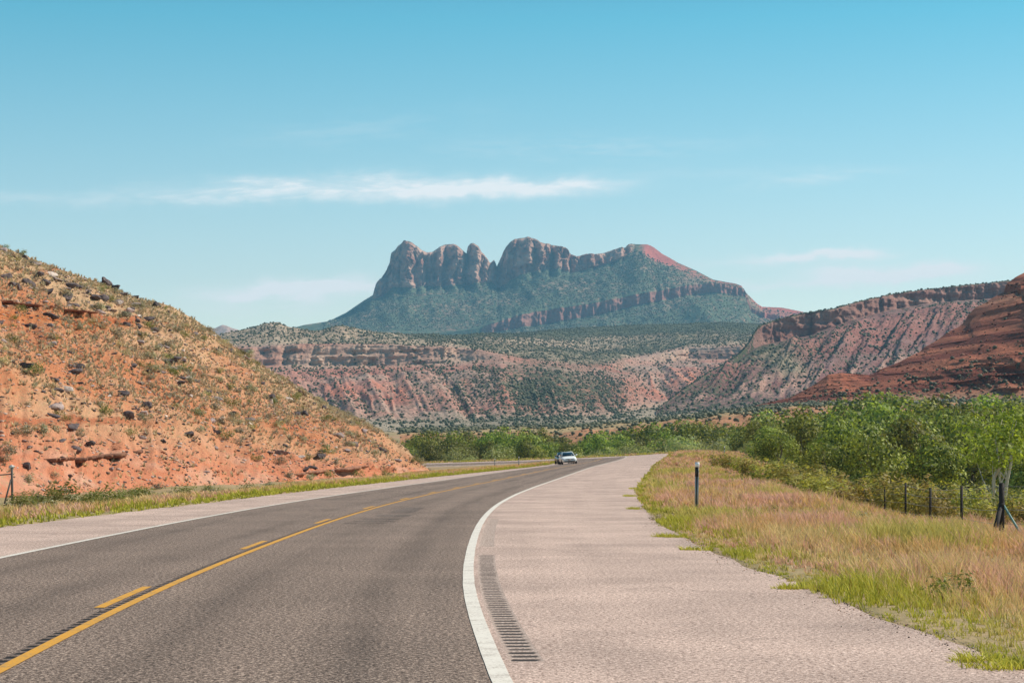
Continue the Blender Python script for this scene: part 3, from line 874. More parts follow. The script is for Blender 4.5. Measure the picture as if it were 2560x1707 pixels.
V, T = loft(u, [[(1860, 1205, 520), (3500, 1210, 480)], wd(ft4, ui([1860, 2104, 2560, 3500], [720, 680, 640, 600])), wd(md4, ui([1860, 2104, 2248, 2560, 3500], [760, 735, 740, 735, 720])),
                wd(sk4, ui([1860, 2104, 2248, 2420, 2560, 2700, 3500], [780, 770, 800, 850, 870, 880, 900])), [(1860, 1060, 1100), (2200, 960, 1100), (3500, 700, 1300)]], [14, 80, 120, 8])
X, Y, Z = V[..., 0].copy(), V[..., 1].copy(), V[..., 2].copy()
Tm = T[:, None] + 0 * u[None]
Um = u[None] + 0 * Tm
wgt = bell(Tm, 1.0, 3.0, 0.12)
upper = sstep(Um, 2180, 2320)
rb = np.exp(-((Um - 2520 + 130 * (Tm - 2.5)) / 60) ** 2)
Y -= wgt * upper * (30 * rb + 16 * fbm(X / 26 + Z / 60, Y / 120, Z / 90, 3, 121, ridged=True))
Y -= wgt * (3.0 * fbm(X / 7, Y / 30, Z / 14, 3, 123, ridged=True) + 1.6 * fbm(X / 4.5, 0, Z / 3.2, 4, 124))
zq = Z / 4.6 + 0.7 * fbm(X / 70, 0, Z / 40, 2, 125) + 0.30 * fbm(X / 9, Y / 30, 0, 3, 130)
step_ = zq - np.floor(zq)
Y += wgt * 9.0 * (0.35 + 0.8 * sstep(fbm(X / 14, 0, Z / 5, 3, 132), -0.25, 0.25)) * (sstep(step_, 0.0, 0.35) - 0.75 * step_) * np.interp(Um, [1900, 2250], [0.35, 1])
zq2 = Z / 1.7 + 0.5 * fbm(X / 30, 0, Z / 20, 2, 126)
Y += wgt * 1.8 * (sstep(zq2 - np.floor(zq2), 0.0, 0.4) - 0.75 * (zq2 - np.floor(zq2)))
V = np.stack([X, Y, Z], -1)
n1 = fbm(X / 20, 0, Z / 2.6, 4, 127)
Cc = col_mix((0.17, 0.050, 0.032), (0.39, 0.135, 0.076), 0.5 + 1.9 * n1)
Cc = col_mix(Cc, (0.46, 0.21, 0.125), np.exp(-((Z - 66) / 3.0) ** 2) * sstep(Um, 2400, 2480) * 0.8)
Cc = col_mix(Cc, (0.40, 0.24, 0.15), (1 - sstep(Tm, 0.9, 1.2)) * 0.8)
veg = 0.16 + 0.22 * fbm(X / 40, Y / 40, Z / 40, 3, 129) + 0.15 * (1 - sstep(Tm, 1.0, 1.6))
M_butte = terrain_mat('butte_rock', 2.2, (0.055, 0.055, 0.03), (0.10, 0.10, 0.05), 2.6, 0.9, 1.0, 0.7, 1.1, 2.4)
terrain('butte', V, M_butte, Cc, veg, 'dark red layered butte rising above the green trees', 'butte')
butte = (V, Tm, Um)

# -- low brown bench in front of the mesas -------------------------------------------------------------------------
u = np.concatenate([np.arange(1000, 2100, 4.0), np.arange(2100, 2700, 14)])
tp = [(1000, 1072), (1200, 1068), (1420, 1064), (1560, 1053), (1640, 1046), (1740, 1034), (1850, 1022), (1950, 1012), (2040, 1004), (2700, 990)]
V, T = loft(u, [[(1000, 1205, 480), (2700, 1205, 480)], [(a, b_ + 34, 545) for a, b_ in tp], [(a, b_ + 12, 575) for a, b_ in tp], [(a, b_, 760) for a, b_ in tp], [(1000, 1090, 950), (2700, 1070, 950)]], [6, 16, 24, 5])
X, Y, Z = V[..., 0].copy(), V[..., 1].copy(), V[..., 2].copy()
Tm = T[:, None] + 0 * u[None]
Um = u[None] + 0 * Tm
Y -= bell(Tm, 0.4, 2.2, 0.3) * 9 * fbm(X / 14, Y / 60, 0, 4, 131, ridged=True)
Z += bell(Tm, 0.2, 3.0, 0.2) * 0.9 * fbm(X / 9, Y / 14, 0, 3, 133)
V = np.stack([X, Y, Z], -1)
Cc = col_mix((0.42, 0.20, 0.11), (0.42, 0.30, 0.16), sstep(Tm, 1.7, 2.1) + 0.4 * fbm(X / 15, Y / 20, 0, 3, 135))
veg = 0.30 + 0.14 * sstep(Tm, 1.9, 2.2) + 0.2 * fbm(X / 30, Y / 30, 0, 3, 137)
M_bench = terrain_mat('bench_soil', 1.6, (0.11, 0.10, 0.05), (0.19, 0.165, 0.08), 1.8, 0.5, 0.8, 0.5)
terrain('bench', V, M_bench, Cc, veg, 'low brown scrub bench between the treetops and the far mesas', 'bench')
bench = (V, Tm, Um)

# -- the red roadside hill on the left --------------------------------------------------------------------------------
u = np.concatenate([np.arange(-2200, -60, 16), np.arange(-60, 1120, 3.2)])
ftL = [(-2200, 1345, 58), (-1500, 1300, 76), (-900, 1272, 90), (-700, 1261, 99), (0, 1238, 124), (311, 1236, 141), (425, 1232, 148), (590, 1221, 161), (708, 1203, 171), (779, 1194, 178), (944, 1184, 196), (1077, 1179, 213), (1120, 1178, 216)]
rdL = [(-2200, 1330, 75), (-1800, 1180, 110), (-1400, 900, 145), (-1100, 690, 165), (-900, 570, 176), (-600, 500, 184), (-300, 505, 190), (-100, 575, 196), (0, 615, 199), (45, 632, 201), (109, 658, 204), (190, 687, 208), (230, 700, 211), (272, 712, 214), (305, 728, 216), (337, 744, 217), (400, 757, 220), (430, 766, 221), (460, 784, 222), (490, 800, 223), (517, 820, 225), (560, 852, 227), (610, 882, 228), (653, 914, 229), (710, 946, 229.5), (762, 980, 229.5), (830, 1018, 229), (903, 1052, 228), (945, 1075, 227), (980, 1100, 225), (1010, 1122, 222), (1040, 1148, 219), (1077, 1177, 215), (1100, 1181, 217), (1120, 1182, 218)]
bkL = [(a, b_ + 60 + 0 * a, d + 60) for a, b_, d in rdL]
V, T = loft(u, [[(a, b_ + 40, d - 6) for a, b_, d in ftL], ftL, rdL, bkL], [6, 230, 12])
X, Y, Z = V[..., 0].copy(), V[..., 1].copy(), V[..., 2].copy()
Tm = T[:, None] + 0 * u[None]
Um = u[None] + 0 * Tm
wgt = bell(Tm, 1.0, 2.0, 0.10)
tip = 1 - sstep(Um, 900, 1085)
nrm = (-0.80, -0.0, 0.55)
# bulge at the foot (road cut), gullies, lumps and thin hard layers that stand proud
bul = 1.4 * np.sin(np.clip(Tm - 1, 0, 1) * math.pi) ** 0.7 * (1 - 0.5 * (Tm - 1))
D = wgt * (0.9 * fbm(X / 11, Y / 11, Z / 7, 4, 141) + 0.75 * fbm((X + Y * 0.25) / 4.5, Z / 16, 0, 3, 143, ridged=True) + 0.24 * fbm(X / 1.6, Y / 1.6, Z / 1.1, 3, 145) + 0.42 * fbm((Um + 55 * (Tm - 1)) / 21, Tm * 2.5, 0, 4, 146, ridged=True)) * (0.25 + 0.75 * tip)
D += bul * wgt * tip * 0.6
lay = Z / 5.2 + 0.35 * fbm(X / 16, Y / 16, 0, 3, 147)
fr = lay - np.floor(lay)
D += wgt * tip * 0.45 * sstep(fr, 0.80, 0.90) * (1 - sstep(fr, 0.93, 1.0)) * sstep(fbm(X / 9, Y / 9, 0, 2, 149), -0.1, 0.35)
X += D * 0.80
Y -= D * 0.35
Z += D * 0.55 * 0.6
V = np.stack([X, Y, Z], -1)
t = np.clip(Tm - 1, 0, 1)
n1, n2 = fbm(X / 7, Y / 7, Z / 4, 4, 151), fbm(X / 22, Y / 22, Z / 14, 3, 153)
Cc = col_mix((0.49, 0.188, 0.090), (0.54, 0.30, 0.17), 0.45 + 1.1 * n1 + 0.8 * n2)
Cc = col_mix(Cc, (0.55, 0.195, 0.105), (1 - sstep(t, 0.05, 0.30)) * 0.9)
Cc = col_mix(Cc, (0.60, 0.34, 0.235), (1 - sstep(t, 0.05, 0.28)) * np.clip(1.3 * fbm(X / 3, Y / 3, Z / 1.5, 3, 155) + 0.05, 0, 1))
Cc = col_mix(Cc, (0.48, 0.31, 0.18), np.clip(sstep(t, 0.62, 0.92) + 0.7 * n2, 0, 1) * sstep(t, 0.30, 0.55) * 0.85)
Cc = col_mix(Cc, (0.46, 0.15, 0.055), np.exp(-((Z - 14.3 - 0.8 * n2) / 0.7) ** 2) * (1 - sstep(Um, 250, 420)))
Cc = col_mix(Cc, (0.40, 0.12, 0.055), sstep(fr, 0.78, 0.84) * (1 - sstep(fr, 0.90, 0.94)) * 0.75 * sstep(n2, -0.3, 0.2))
m, n, b, _ = mat_new('red_hill_soil')
p = n.new('ShaderNodeNewGeometry').outputs['Position']
col = n.attr('Col', 'Color')
f1, f2, f3 = n.noise(p, 1.2, 5, 0.65), n.noise(p, 7.0, 4, 0.7), n.noise(n.v('ADD', p, (31, 5, 2)), 2.6, 5, 0.7)
k = n.m('ADD', 0.52, n.m('ADD', n.m('MULTIPLY', f1, 0.55), n.m('MULTIPLY', f2, 0.45)))
c = n.mix(1.0, col, n.xyz(k, k, k), 'MULTIPLY')
c = n.mix(n.m('MULTIPLY', n.ss(f3, 0.57, 0.64), 0.8), c, (0.40, 0.32, 0.165))
c = n.mix(n.m('MULTIPLY', n.ss(f2, 0.66, 0.72), 0.7), c, (0.62, 0.50, 0.42))
c = n.mix(n.m('MULTIPLY', n.ss(f2, 0.36, 0.30), 0.6), c, (0.13, 0.085, 0.065))
n.set(b.inputs['Base Color'], c)
b.inputs['Specular IOR Level'].default_value = 0.08
bump(n, b, n.m('ADD', f1, n.m('MULTIPLY', f2, 0.5)), 0.9, 0.25)
M_hill = m
terrain('hill', V, M_hill, Cc, np.zeros(V.shape[:2]), 'steep orange-red roadside hill strewn with rocks and scrub', 'hill')
hillV, hillT, hillU = V, Tm, Um


# ------------------------------------------------------------------ scrub on the far slopes (thousands of bushes, uncountable at that distance)
PHI = (1 + 5 ** 0.5) / 2
ICO_V = np.array([[-1, PHI, 0], [1, PHI, 0], [-1, -PHI, 0], [1, -PHI, 0], [0, -1, PHI], [0, 1, PHI], [0, -1, -PHI], [0, 1, -PHI], [PHI, 0, -1], [PHI, 0, 1], [-PHI, 0, -1], [-PHI, 0, 1]]) / math.sqrt(1 + PHI * PHI)
ICO_F = np.array([[0, 11, 5], [0, 5, 1], [0, 1, 7], [0, 7, 10], [0, 10, 11], [1, 5, 9], [5, 11, 4], [11, 10, 2], [10, 7, 6], [7, 1, 8], [3, 9, 4], [3, 4, 2], [3, 2, 6], [3, 6, 8], [3, 8, 9], [4, 9, 5], [2, 4, 11], [6, 2, 10], [8, 6, 7], [9, 8, 1]])


def sub_ico(n):
    V, Fc = ICO_V.copy(), ICO_F.copy()
    for _ in range(n):
        cache, V2, F2 = {}, list(V), []
        def mid(a, b):
            kx = (min(a, b), max(a, b))
            if kx not in cache:
                q = V2[a] + V2[b]
                V2.append(q / np.linalg.norm(q))
                cache[kx] = len(V2) - 1
            return cache[kx]
        for a, b, c in Fc:
            x, y, z = mid(a, b), mid(b, c), mid(c, a)
            F2 += [[a, x, z], [b, y, x], [c, z, y], [x, y, z]]
        V, Fc = np.array(V2), np.array(F2)
    return V, Fc


def sample_grid(V, wgt, count):
    """random points on a grid terrain, weighted by cell area times wgt (given per vertex)"""
    a, b, c = V[:-1, :-1], V[:-1, 1:], V[1:, :-1]
    nn = np.cross(b - a, c - a)
    area = np.linalg.norm(nn, axis=-1) * wgt[:-1, :-1]
    pr = area.ravel() / area.sum()
    i = rng.choice(len(pr), count, p=pr)
    fu, fv = rng.random((2, count, 1))
    A, B, Cq, D = [q.reshape(-1, 3)[i] for q in (V[:-1, :-1], V[:-1, 1:], V[1:, :-1], V[1:, 1:])]
    return (A * (1 - fu) + B * fu) * (1 - fv) + (Cq * (1 - fu) + D * fu) * fv, i


def blob_mass(name, pts, size, squash, mat, label, cat):
    n_ = len(pts)
    S = size[:, None, None]
    jit = 1 + 0.35 * (rng.random((n_, 12, 1)) - 0.5)
    ang = rng.random(n_) * 6.28
    ca, sa = np.cos(ang)[:, None], np.sin(ang)[:, None]
    B = ICO_V[None] * jit
    B = np.stack([B[..., 0] * ca - B[..., 1] * sa, B[..., 0] * sa + B[..., 1] * ca, B[..., 2] * squash + squash * 0.6], -1) * S * 0.5
    V = (pts[:, None] + B).reshape(-1, 3)
    Fc = (ICO_F[None] + 12 * np.arange(n_)[:, None, None]).reshape(-1, 3)
    g = np.repeat(np.clip(rng.normal(0.45, 0.25, n_), 0, 1), 12)
    me = add_mesh(name, V, Fc, mat, cols={'Col': np.stack([g, g, g], -1)})
    return structure(name, me, label, cat, 'stuff')


M_scrub = leaf_mat('juniper_scrub', (0.055, 0.058, 0.028), (0.155, 0.145, 0.07), 0.05, 0)
M_scrubfar = leaf_mat('mountain_scrub', (0.075, 0.085, 0.05), (0.17, 0.18, 0.105), 0.05, 0)
M_sagefar = leaf_mat('grey_scrub', (0.075, 0.080, 0.045), (0.17, 0.16, 0.09), 0.05, 0)
wv = (bell(mesaT, 0.75, 2.02, 0.15) + 0.35 * bell(mesaT, 0.2, 0.9, 0.1)) * (0.35 + 0.9 * (fbm(mesaV[..., 0] / 90, mesaV[..., 1] / 200, 0, 3, 201) + 0.45)).clip(0.1, 2) * np.interp(mesaU, [1250, 1330, 1540, 1600, 1700], [1, 1.7, 1.7, 0.7, 0.6])
wv *= np.exp(-1.6 * mesaS)
wv += bell(mesaT, 2.98, 4.0, 0.05) * 0.5 + bell(mesaT, 1.95, 3.0, 0.05) * 0.25
wv *= (mesaU > 440) * (mesaU < 1960)
pts, _ = sample_grid(mesaV, wv + 1e-9, 34000)
blob_mass('scrub', pts, 0.9 + 2.4 * rng.random(len(pts)) ** 2.5, 0.8, M_scrub, 'dark juniper scrub dotted over the pink mesa slopes', 'scrub')
wv = (bell(mtnT, 0.05, 0.98, 0.04) + bell(mtnT, 2.02, 2.98, 0.03)) * (0.5 + (fbm(mtnV[..., 0] / 200, mtnV[..., 1] / 300, 0, 3, 207) + 0.45)).clip(0.1, 2) * (mtnU > 800) * (mtnU < 2010) * (1 - 0.5 * sstep(mtnU, 1640, 1750))
pts, _ = sample_grid(mtnV, wv + 1e-9, 20000)
blob_mass('scrub', pts, 2.5 + 3.5 * rng.random(len(pts)) ** 2, 0.8, M_scrubfar, 'dark scrub and pines over the mountain slopes', 'scrub')
V, Tm, Um = mesa3
wv = bell(Tm, 0.5, 2.95, 0.2) * (0.3 + (fbm(V[..., 0] / 80, V[..., 1] / 160, 0, 3, 203) + 0.4)).clip(0.1, 2) + 2.0 * (Tm > 3.95) * (Tm < 4.05)
wv *= (Um < 2600)
pts, _ = sample_grid(V, wv + 1e-9, 9000)
blob_mass('scrub', pts, 0.9 + 2.6 * rng.random(len(pts)) ** 2.5, 0.8, M_scrub, 'dark scrub dotted over the purple-brown mesa', 'scrub')
V, Tm, Um = butte
wv = bell(Tm, 0.6, 2.9, 0.2) * np.interp(Tm, [1, 2], [1.2, 0.35]) * (Um < 2600)
pts, _ = sample_grid(V, wv * (Tm < 1.9) + 0.08 * wv + 1e-9, 900)
blob_mass('scrub', pts, 0.5 + 1.5 * rng.random(len(pts)) ** 2.5, 0.8, M_scrub, 'sparse dark bushes on the red butte', 'scrub')
wv = bell(Tm, 0.8, 3.0, 0.1) * np.interp(Tm, [1, 1.6, 2.6], [1.0, 1.0, 0.5]) * (Um < 2600) * (0.3 + (fbm(V[..., 0] / 12, V[..., 2] / 8, 0, 3, 206) + 0.3)).clip(0.05, 2)
pts, _ = sample_grid(V, wv + 1e-9, 1500)
B = (ICO_V[None] * [1.2, 1.0, 0.7] * (1 + 0.7 * (rng.random((len(pts), 12, 1)) - 0.5))) * (0.15 + 0.75 * rng.random(len(pts)) ** 3)[:, None, None]
gc = np.array([[0.22, 0.065, 0.038], [0.38, 0.13, 0.07], [0.48, 0.22, 0.13], [0.16, 0.07, 0.05]])[rng.integers(4, size=len(pts))]
me = add_mesh('rubble', (pts[:, None] + B).reshape(-1, 3), (ICO_F[None] + 12 * np.arange(len(pts))[:, None, None]).reshape(-1, 3), M_blade, cols={'Col': np.repeat(gc, 12, 0)})
structure('rubble', me, 'fallen red rock rubble over the butte', 'rubble', 'stuff')
V, Tm, Um = bench
wv = bell(Tm, 0.6, 3.0, 0.2) * (0.4 + (fbm(V[..., 0] / 30, V[..., 1] / 60, 0, 3, 205) + 0.4)).clip(0.1, 2)
pts, _ = sample_grid(V, wv + 1e-9, 6000)
blob_mass('scrub', pts, 0.5 + 1.3 * rng.random(len(pts)) ** 2, 0.75, M_sagefar, 'grey-green sage scrub on the brown bench', 'scrub')

# ------------------------------------------------------------------ plants: leaf clumps, tufts, prototypes
M_cotton = leaf_mat('cottonwood_leaves', (0.056, 0.080, 0.018), (0.45, 0.475, 0.085), 0.30, 0.7)
M_bright = leaf_mat('young_cottonwood_leaves', (0.17, 0.20, 0.03), (0.45, 0.475, 0.08), 0.42, 0.15)
M_olive = leaf_mat('pale_olive_leaves', (0.22, 0.235, 0.085), (0.50, 0.50, 0.22), 0.35, 0.35)
M_rabbit = leaf_mat('yellow_green_brush', (0.15, 0.135, 0.03), (0.54, 0.45, 0.11), 0.35, 0.4)
M_sage = leaf_mat('sage_bush', (0.20, 0.185, 0.115), (0.48, 0.44, 0.29), 0.2, 0.45)
M_dry = leaf_mat('dry_bush', (0.30, 0.23, 0.11), (0.62, 0.50, 0.28), 0.2, 0.3)
M_green = leaf_mat('green_bush', (0.13, 0.145, 0.035), (0.31, 0.31, 0.09), 0.3, 0.3)


def unit(a):
    return a / (np.linalg.norm(a, axis=-1, keepdims=True) + 1e-9)


def leaves(C, out, size, aspect=0.6, upb=0.3, jit=0.38):
    """rhombic leaf sprays at points C, facing loosely along out"""
    n_ = len(C)
    nrm = unit(out + rng.normal(0, jit, (n_, 3)) + [0, 0, upb])
    a = unit(np.cross(nrm, rng.normal(0, 1, (n_, 3))))
    b = np.cross(nrm, a)
    s = (size * (0.5 + 1.0 * rng.random(n_) ** 1.5))[:, None]
    V = np.stack([C - a * s * 0.5, C + b * s * aspect * 0.5 - nrm * s * 0.06, C + a * s * 0.5, C - b * s * aspect * 0.5 - nrm * s * 0.06], 1)
    return V.reshape(-1, 3), np.arange(n_ * 4).reshape(-1, 4)


def crown_mesh(name, lobes, n_leaf, size, mat, shade=0.5):
    """lobes: rows of x, y, z, rx, rz"""
    lobes = np.asarray(lobes, float)
    pr = lobes[:, 3] ** 2 * lobes[:, 4]
    i = rng.choice(len(lobes), n_leaf, p=pr / pr.sum())
    d = unit(rng.normal(0, 1, (n_leaf, 3)))
    r = 0.62 + 0.45 * rng.random(n_leaf) ** 0.7
    r *= 1 + 0.25 * vnoise(d[:, 0] * 2.5 + i * 7.7, d[:, 1] * 2.5, d[:, 2] * 2.5, 4)
    R = np.stack([lobes[i, 3], lobes[i, 3], lobes[i, 4]], -1)
    C = lobes[i, :3] + d * r[:, None] * R
    V, Q = leaves(C, d, size)
    tone = np.clip(0.45 + 0.28 * rng.normal(0, 1, n_leaf) + 0.35 * (rng.random(len(lobes))[i] - 0.5), 0, 1)
    tone = np.repeat(tone, 4)
    return add_mesh(name, V, Q, mat, cols={'Col': np.stack([tone] * 3, -1)})


def tree_kind(name, mat, H, W, n_lobes, n_leaf, size, base, bark, seed, lean=0.0, stems=1):
    global rng
    keep, rng = rng, np.random.default_rng(seed)
    lobes, mb = [], MB()
    for k in range(n_lobes):
        a = rng.random() * 6.28
        f = (k + 0.5) / n_lobes
        zc = H * (base + (0.95 - base) * f ** 0.85)
        env = math.sin(math.pi * min(1, 0.22 + 0.74 * f)) ** 0.7
        rr = W * 0.5 * env * (0.35 + 0.5 * rng.random())
        r = W * (0.14 + 0.13 * rng.random()) * (0.75 + 0.35 * env)
        lobes.append([rr * math.cos(a) + lean * zc, rr * math.sin(a), zc - r * 0.5, r, r * (0.6 + 0.25 * rng.random())])
    for s_ in range(stems):
        a = rng.random() * 6.28
        b0 = np.array([0.06 * W * s_ * math.cos(a), 0.06 * W * s_ * math.sin(a), -0.3])
        pts = [b0]
        for z in (0.12, 0.28, 0.45, 0.62, 0.80):
            pts.append(np.array([lean * z * H + (rng.random() - 0.5) * 0.08 * W + b0[0] * (1 + 3 * z), (rng.random() - 0.5) * 0.08 * W + b0[1] * (1 + 3 * z), z * H]))
        rad = H * 0.022 * np.array([1.35, 1.0, 0.85, 0.65, 0.42, 0.15]) / stems ** 0.5
        mb.tube(pts, rad, 8)
        for l in lobes[s_::stems]:
            e = np.array(l[:3])
            j = int(np.clip(e[2] / H * 5 - 1.0, 1, 4))
            st = pts[j]
            mid = st * 0.5 + e * 0.5 + np.array([0, 0, -0.05 * H])
            mb.tube([st, mid, e], [rad[j] * 0.42, rad[j] * 0.26, rad[j] * 0.08], 6)
    cm = crown_mesh('crown', lobes, n_leaf, size, mat)
    tm = mb.mesh('trunk', bark, True)
    rng = keep
    return name, tm, cm, H


def place(kind, x, y, z, height, label, cat, group, parts=True):
    name, tm, cm, H = kind
    s = height / H
    e = empty(name, (x, y, z), label, cat, group, rng.random() * 6.28, s)
    e.scale = (s * (0.9 + 0.25 * rng.random()), s * (0.9 + 0.25 * rng.random()), s)
    obj('trunk', tm, e)
    obj('crown', cm, e)
    return e


COT = [tree_kind('cottonwood_tree', M_cotton, 10, 10.0, 12 + 2 * (k % 3), 4600, 0.44, 0.24, M_bark, 300 + k, 0.02 * (k - 2)) for k in range(6)]
BRT = [tree_kind('cottonwood_tree', M_bright, 10, 7.5, 12, 2500, 0.36, 0.50, M_palebark, 320 + k, 0.03, 2) for k in range(2)]
OLV = [tree_kind('olive_tree', M_olive, 6, 7.5, 13, 3200, 0.30, 0.10, M_bark, 340 + k, 0.0, 3) for k in range(4)]

# skyline of the tree belt in the photograph: (u, v of the tops)
top_mid = [(900, 1110), (1000, 1100), (1030, 1080), (1060, 1066), (1100, 1082), (1150, 1064), (1175, 1090), (1200, 1078), (1260, 1062), (1310, 1062), (1350, 1066), (1400, 1082), (1440, 1082), (1500, 1072), (1527, 1062), (1580, 1066), (1640, 1050), (1700, 1040), (1750, 1042), (1815, 1050), (1850, 1046), (1890, 1034), (1942, 1016), (2000, 1004), (2086, 996), (2130, 985), (2176, 974), (2240, 976), (2311, 974), (2380, 980), (2446, 984), (2560, 980), (2700, 975), (2900, 980)]
TM = np.array(top_mid, float)


rng = np.random.default_rng(77)


def belt(rows, kinds, label, cat, group):
    for d, u0, u1, du, drop, jit, hs in rows:
        uu = u0 + du * 0.5 * rng.random()
        while uu < u1:
            dd = d * (1 + 0.05 * (rng.random() - 0.5))
            v = np.interp(uu, TM[:, 0], TM[:, 1]) - 10 * float(sstep(uu, 1850, 2050)) + drop + jit * (rng.random() - 0.35)
            x = (uu - UC) / F * dd
            z = float(ground_z(np.array([x]), np.array([dd]), False)[0])
            ht = CH - (v - HV) / F * dd - z
            i, o = nearest(np.array([x]), np.array([dd]))
            if ht > 1.5 and o[0] > OR[i[0]] + ht * 0.36 + 2.5:
                place(kinds[int(rng.integers(len(kinds)))], x, dd, z, ht * hs, label, cat, group)
            uu += du * (0.7 + 0.6 * rng.random())


g1 = 'green cottonwoods of the belt beyond the far bend'
belt([(458, 930, 1960, 50, -4, 10, 1.0), (436, 960, 1940, 62, 10, 16, 1.0), (415, 1000, 1900, 80, 26, 16, 1.0)], COT, 'rounded green cottonwood in the tree belt beyond the far bend', 'tree', g1)
g2 = 'pale olive trees in front of the cottonwoods beyond the bend'
belt([(404, 960, 1260, 52, 46, 12, 1.0), (400, 1400, 1960, 50, 38, 16, 1.0), (385, 1480, 1900, 60, 56, 14, 1.0)], OLV, 'pale grey-green bushy tree below the cottonwoods at the far bend', 'tree', g2)
g3 = 'cottonwoods massed on the right of the road'
belt([(345, 1900, 2800, 80, 0, 10, 1.0), (290, 1880, 2800, 95, 16, 22, 1.0), (240, 1880, 2800, 120, 36, 26, 1.0), (192, 1930, 2800, 150, 66, 28, 1.0), (158, 2060, 2420, 165, 98, 26, 1.0), (150, 2560, 2800, 130, 70, 20, 1.0)], COT,
     'full green cottonwood in the thick belt right of the road', 'tree', g3)
g4 = 'pale trees between the grass bank and the cottonwoods'
belt([(262, 1780, 1990, 70, 60, 14, 1.0), (215, 1790, 1960, 60, 82, 14, 1.0)], OLV, 'pale silvery tree between the grassy bank and the cottonwoods', 'tree', g4)
xb, db = (2488 - UC) / F * 112, 112
zb = float(ground_z(np.array([xb]), np.array([db]))[0])
place(BRT[0], xb, db, zb, CH - (990 - HV) / F * db - zb, 'bright yellow-green tree with two pale trunks behind the wire fence', 'tree', None)
xb = (2640 - UC) / F * 118
place(BRT[1], xb, 118, zb, 6.4, 'bright yellow-green tree reaching in at the edge beside the pale-trunked one', 'tree', None)

# brush: round clumps of twigs and leaves
def brush_kind(name, mat, n_leaf, leaf, seed, tall=0.8, spread=1.0, upward=0.5):
    """about 1 m across"""
    global rng
    keep, rng = rng, np.random.default_rng(seed)
    nl = 7
    lob = [[0.30 * spread * (rng.random() - 0.5) * 2, 0.30 * spread * (rng.random() - 0.5) * 2, tall * (0.25 + 0.4 * rng.random()), 0.22 + 0.12 * rng.random(), tall * (0.25 + 0.15 * rng.random())] for _ in range(nl)]
    lobes = np.array(lob)
    i = rng.integers(nl, size=n_leaf)
    d = unit(rng.normal(0, 1, (n_leaf, 3)))
    r = 0.3 + 0.75 * rng.random(n_leaf) ** 0.6
    C = lobes[i, :3] + d * r[:, None] * lobes[i][:, [3, 3, 4]]
    C[:, 2] = np.abs(C[:, 2])
    V, Q = leaves(C, d, leaf, 0.42, upward)
    tone = np.repeat(np.clip(0.45 + 0.3 * rng.normal(0, 1, n_leaf), 0, 1), 4)
    # stems fan out from the root
    k_ = 14
    e = lobes[rng.integers(nl, size=k_), :3] * (0.8 + 0.3 * rng.random((k_, 1)))
    sv = np.stack([np.zeros((k_, 3)) + [-.012, 0, -.05], np.zeros((k_, 3)) + [.012, 0, -.05], e + [.004, 0, 0], e - [.004, 0, 0]], 1).reshape(-1, 3)
    V2 = np.concatenate([V, sv])
    Q2 = np.concatenate([Q, np.arange(k_ * 4).reshape(-1, 4) + len(V)])
    tone = np.concatenate([tone, np.full(k_ * 4, 0.1)])
    rng = keep
    return name, add_mesh(name, V2, Q2, mat, cols={'Col': np.stack([tone] * 3, -1)})


SAGE = [brush_kind('sage_bush', M_sage, 320, 0.11, 400 + k) for k in range(4)]
DRYB = [brush_kind('dry_bush', M_dry, 300, 0.11, 410 + k, 0.7) for k in range(3)]
GRNB = [brush_kind('green_bush', M_green, 420, 0.10, 420 + k, 0.9) for k in range(3)]
RABB = [brush_kind('rabbit_bush', M_rabbit, 700, 0.105, 430 + k, 1.0, 1.0, 0.9) for k in range(4)]


def put(kind, loc, size, label, cat, group, flat=1.0):
    o = obj(kind[0], kind[1], label=label, cat=cat, group=group, loc=loc)
    o.rotation_euler = (0, 0, rng.random() * 6.28)
    o.scale = (size * (0.85 + 0.3 * rng.random()), size * (0.85 + 0.3 * rng.random()), size * flat * (0.85 + 0.3 * rng.random()))
    return o


# yellow-green brush along the foot of the grassy bank, tallest clumps first
for uu, d, v_top, sz in [(1880, 128, 1142, 2.2), (1915, 120, 1150, 2.2), (1950, 112, 1156, 2.3), (1985, 108, 1160, 2.2), (2020, 100, 1160, 2.3), (2055, 98, 1172, 2.2), (2090, 92, 1176, 2.2), (2000, 92, 1182, 1.9), (2040, 86, 1192, 2.0),
                         (2080, 82, 1196, 2.0), (2120, 90, 1180, 2.0), (2150, 84, 1190, 1.9), (2185, 84, 1188, 1.9), (2215, 90, 1186, 2.0), (2250, 88, 1196, 1.9), (2280, 96, 1194, 2.0), (2110, 76, 1212, 1.8), (2150, 72, 1222, 1.8), (2185, 72, 1226, 1.7), (2225, 74, 1222, 1.7),
                         (2300, 84, 1206, 1.8), (2340, 80, 1214, 1.7), (2380, 84, 1212, 1.8), (2425, 80, 1220, 1.7), (2470, 84, 1216, 1.8), (2530, 84, 1218, 1.9), (2580, 80, 1222, 1.9), (2300, 70, 1240, 1.5), (2360, 68, 1248, 1.4), (2440, 70, 1246, 1.4), (2545, 70, 1246, 1.5), (1850, 140, 1136, 2.0), (1825, 150, 1132, 1.8), (1800, 165, 1130, 1.8)]:
    if uu > 2130: d = max(d, float(np.interp(uu, [2123, 2160, 2212, 2264, 2326, 2404, 2504, 2600], [116, 106, 97, 86, 78, 70, 66, 66])))
    x = (uu - UC) / F * d
    z = float(ground_z(np.array([x]), np.array([d]))[0])
    ht = max(CH - (v_top - 16 - HV) / F * d - z, 0.8)
    lone = uu < 2100
    o = put(RABB[int(rng.integers(4))], (x, d, z - 0.05), ht / 1.05, 'yellow-green rabbit brush at the foot of the grassy bank' if lone else 'olive-yellow brush standing just behind the wire fence', 'shrub', 'rabbit brush below the bank' if lone else 'brush behind the fence')
    o.scale = (max(sz, ht) * 0.95, max(sz, ht) * 0.95, ht / 1.0)

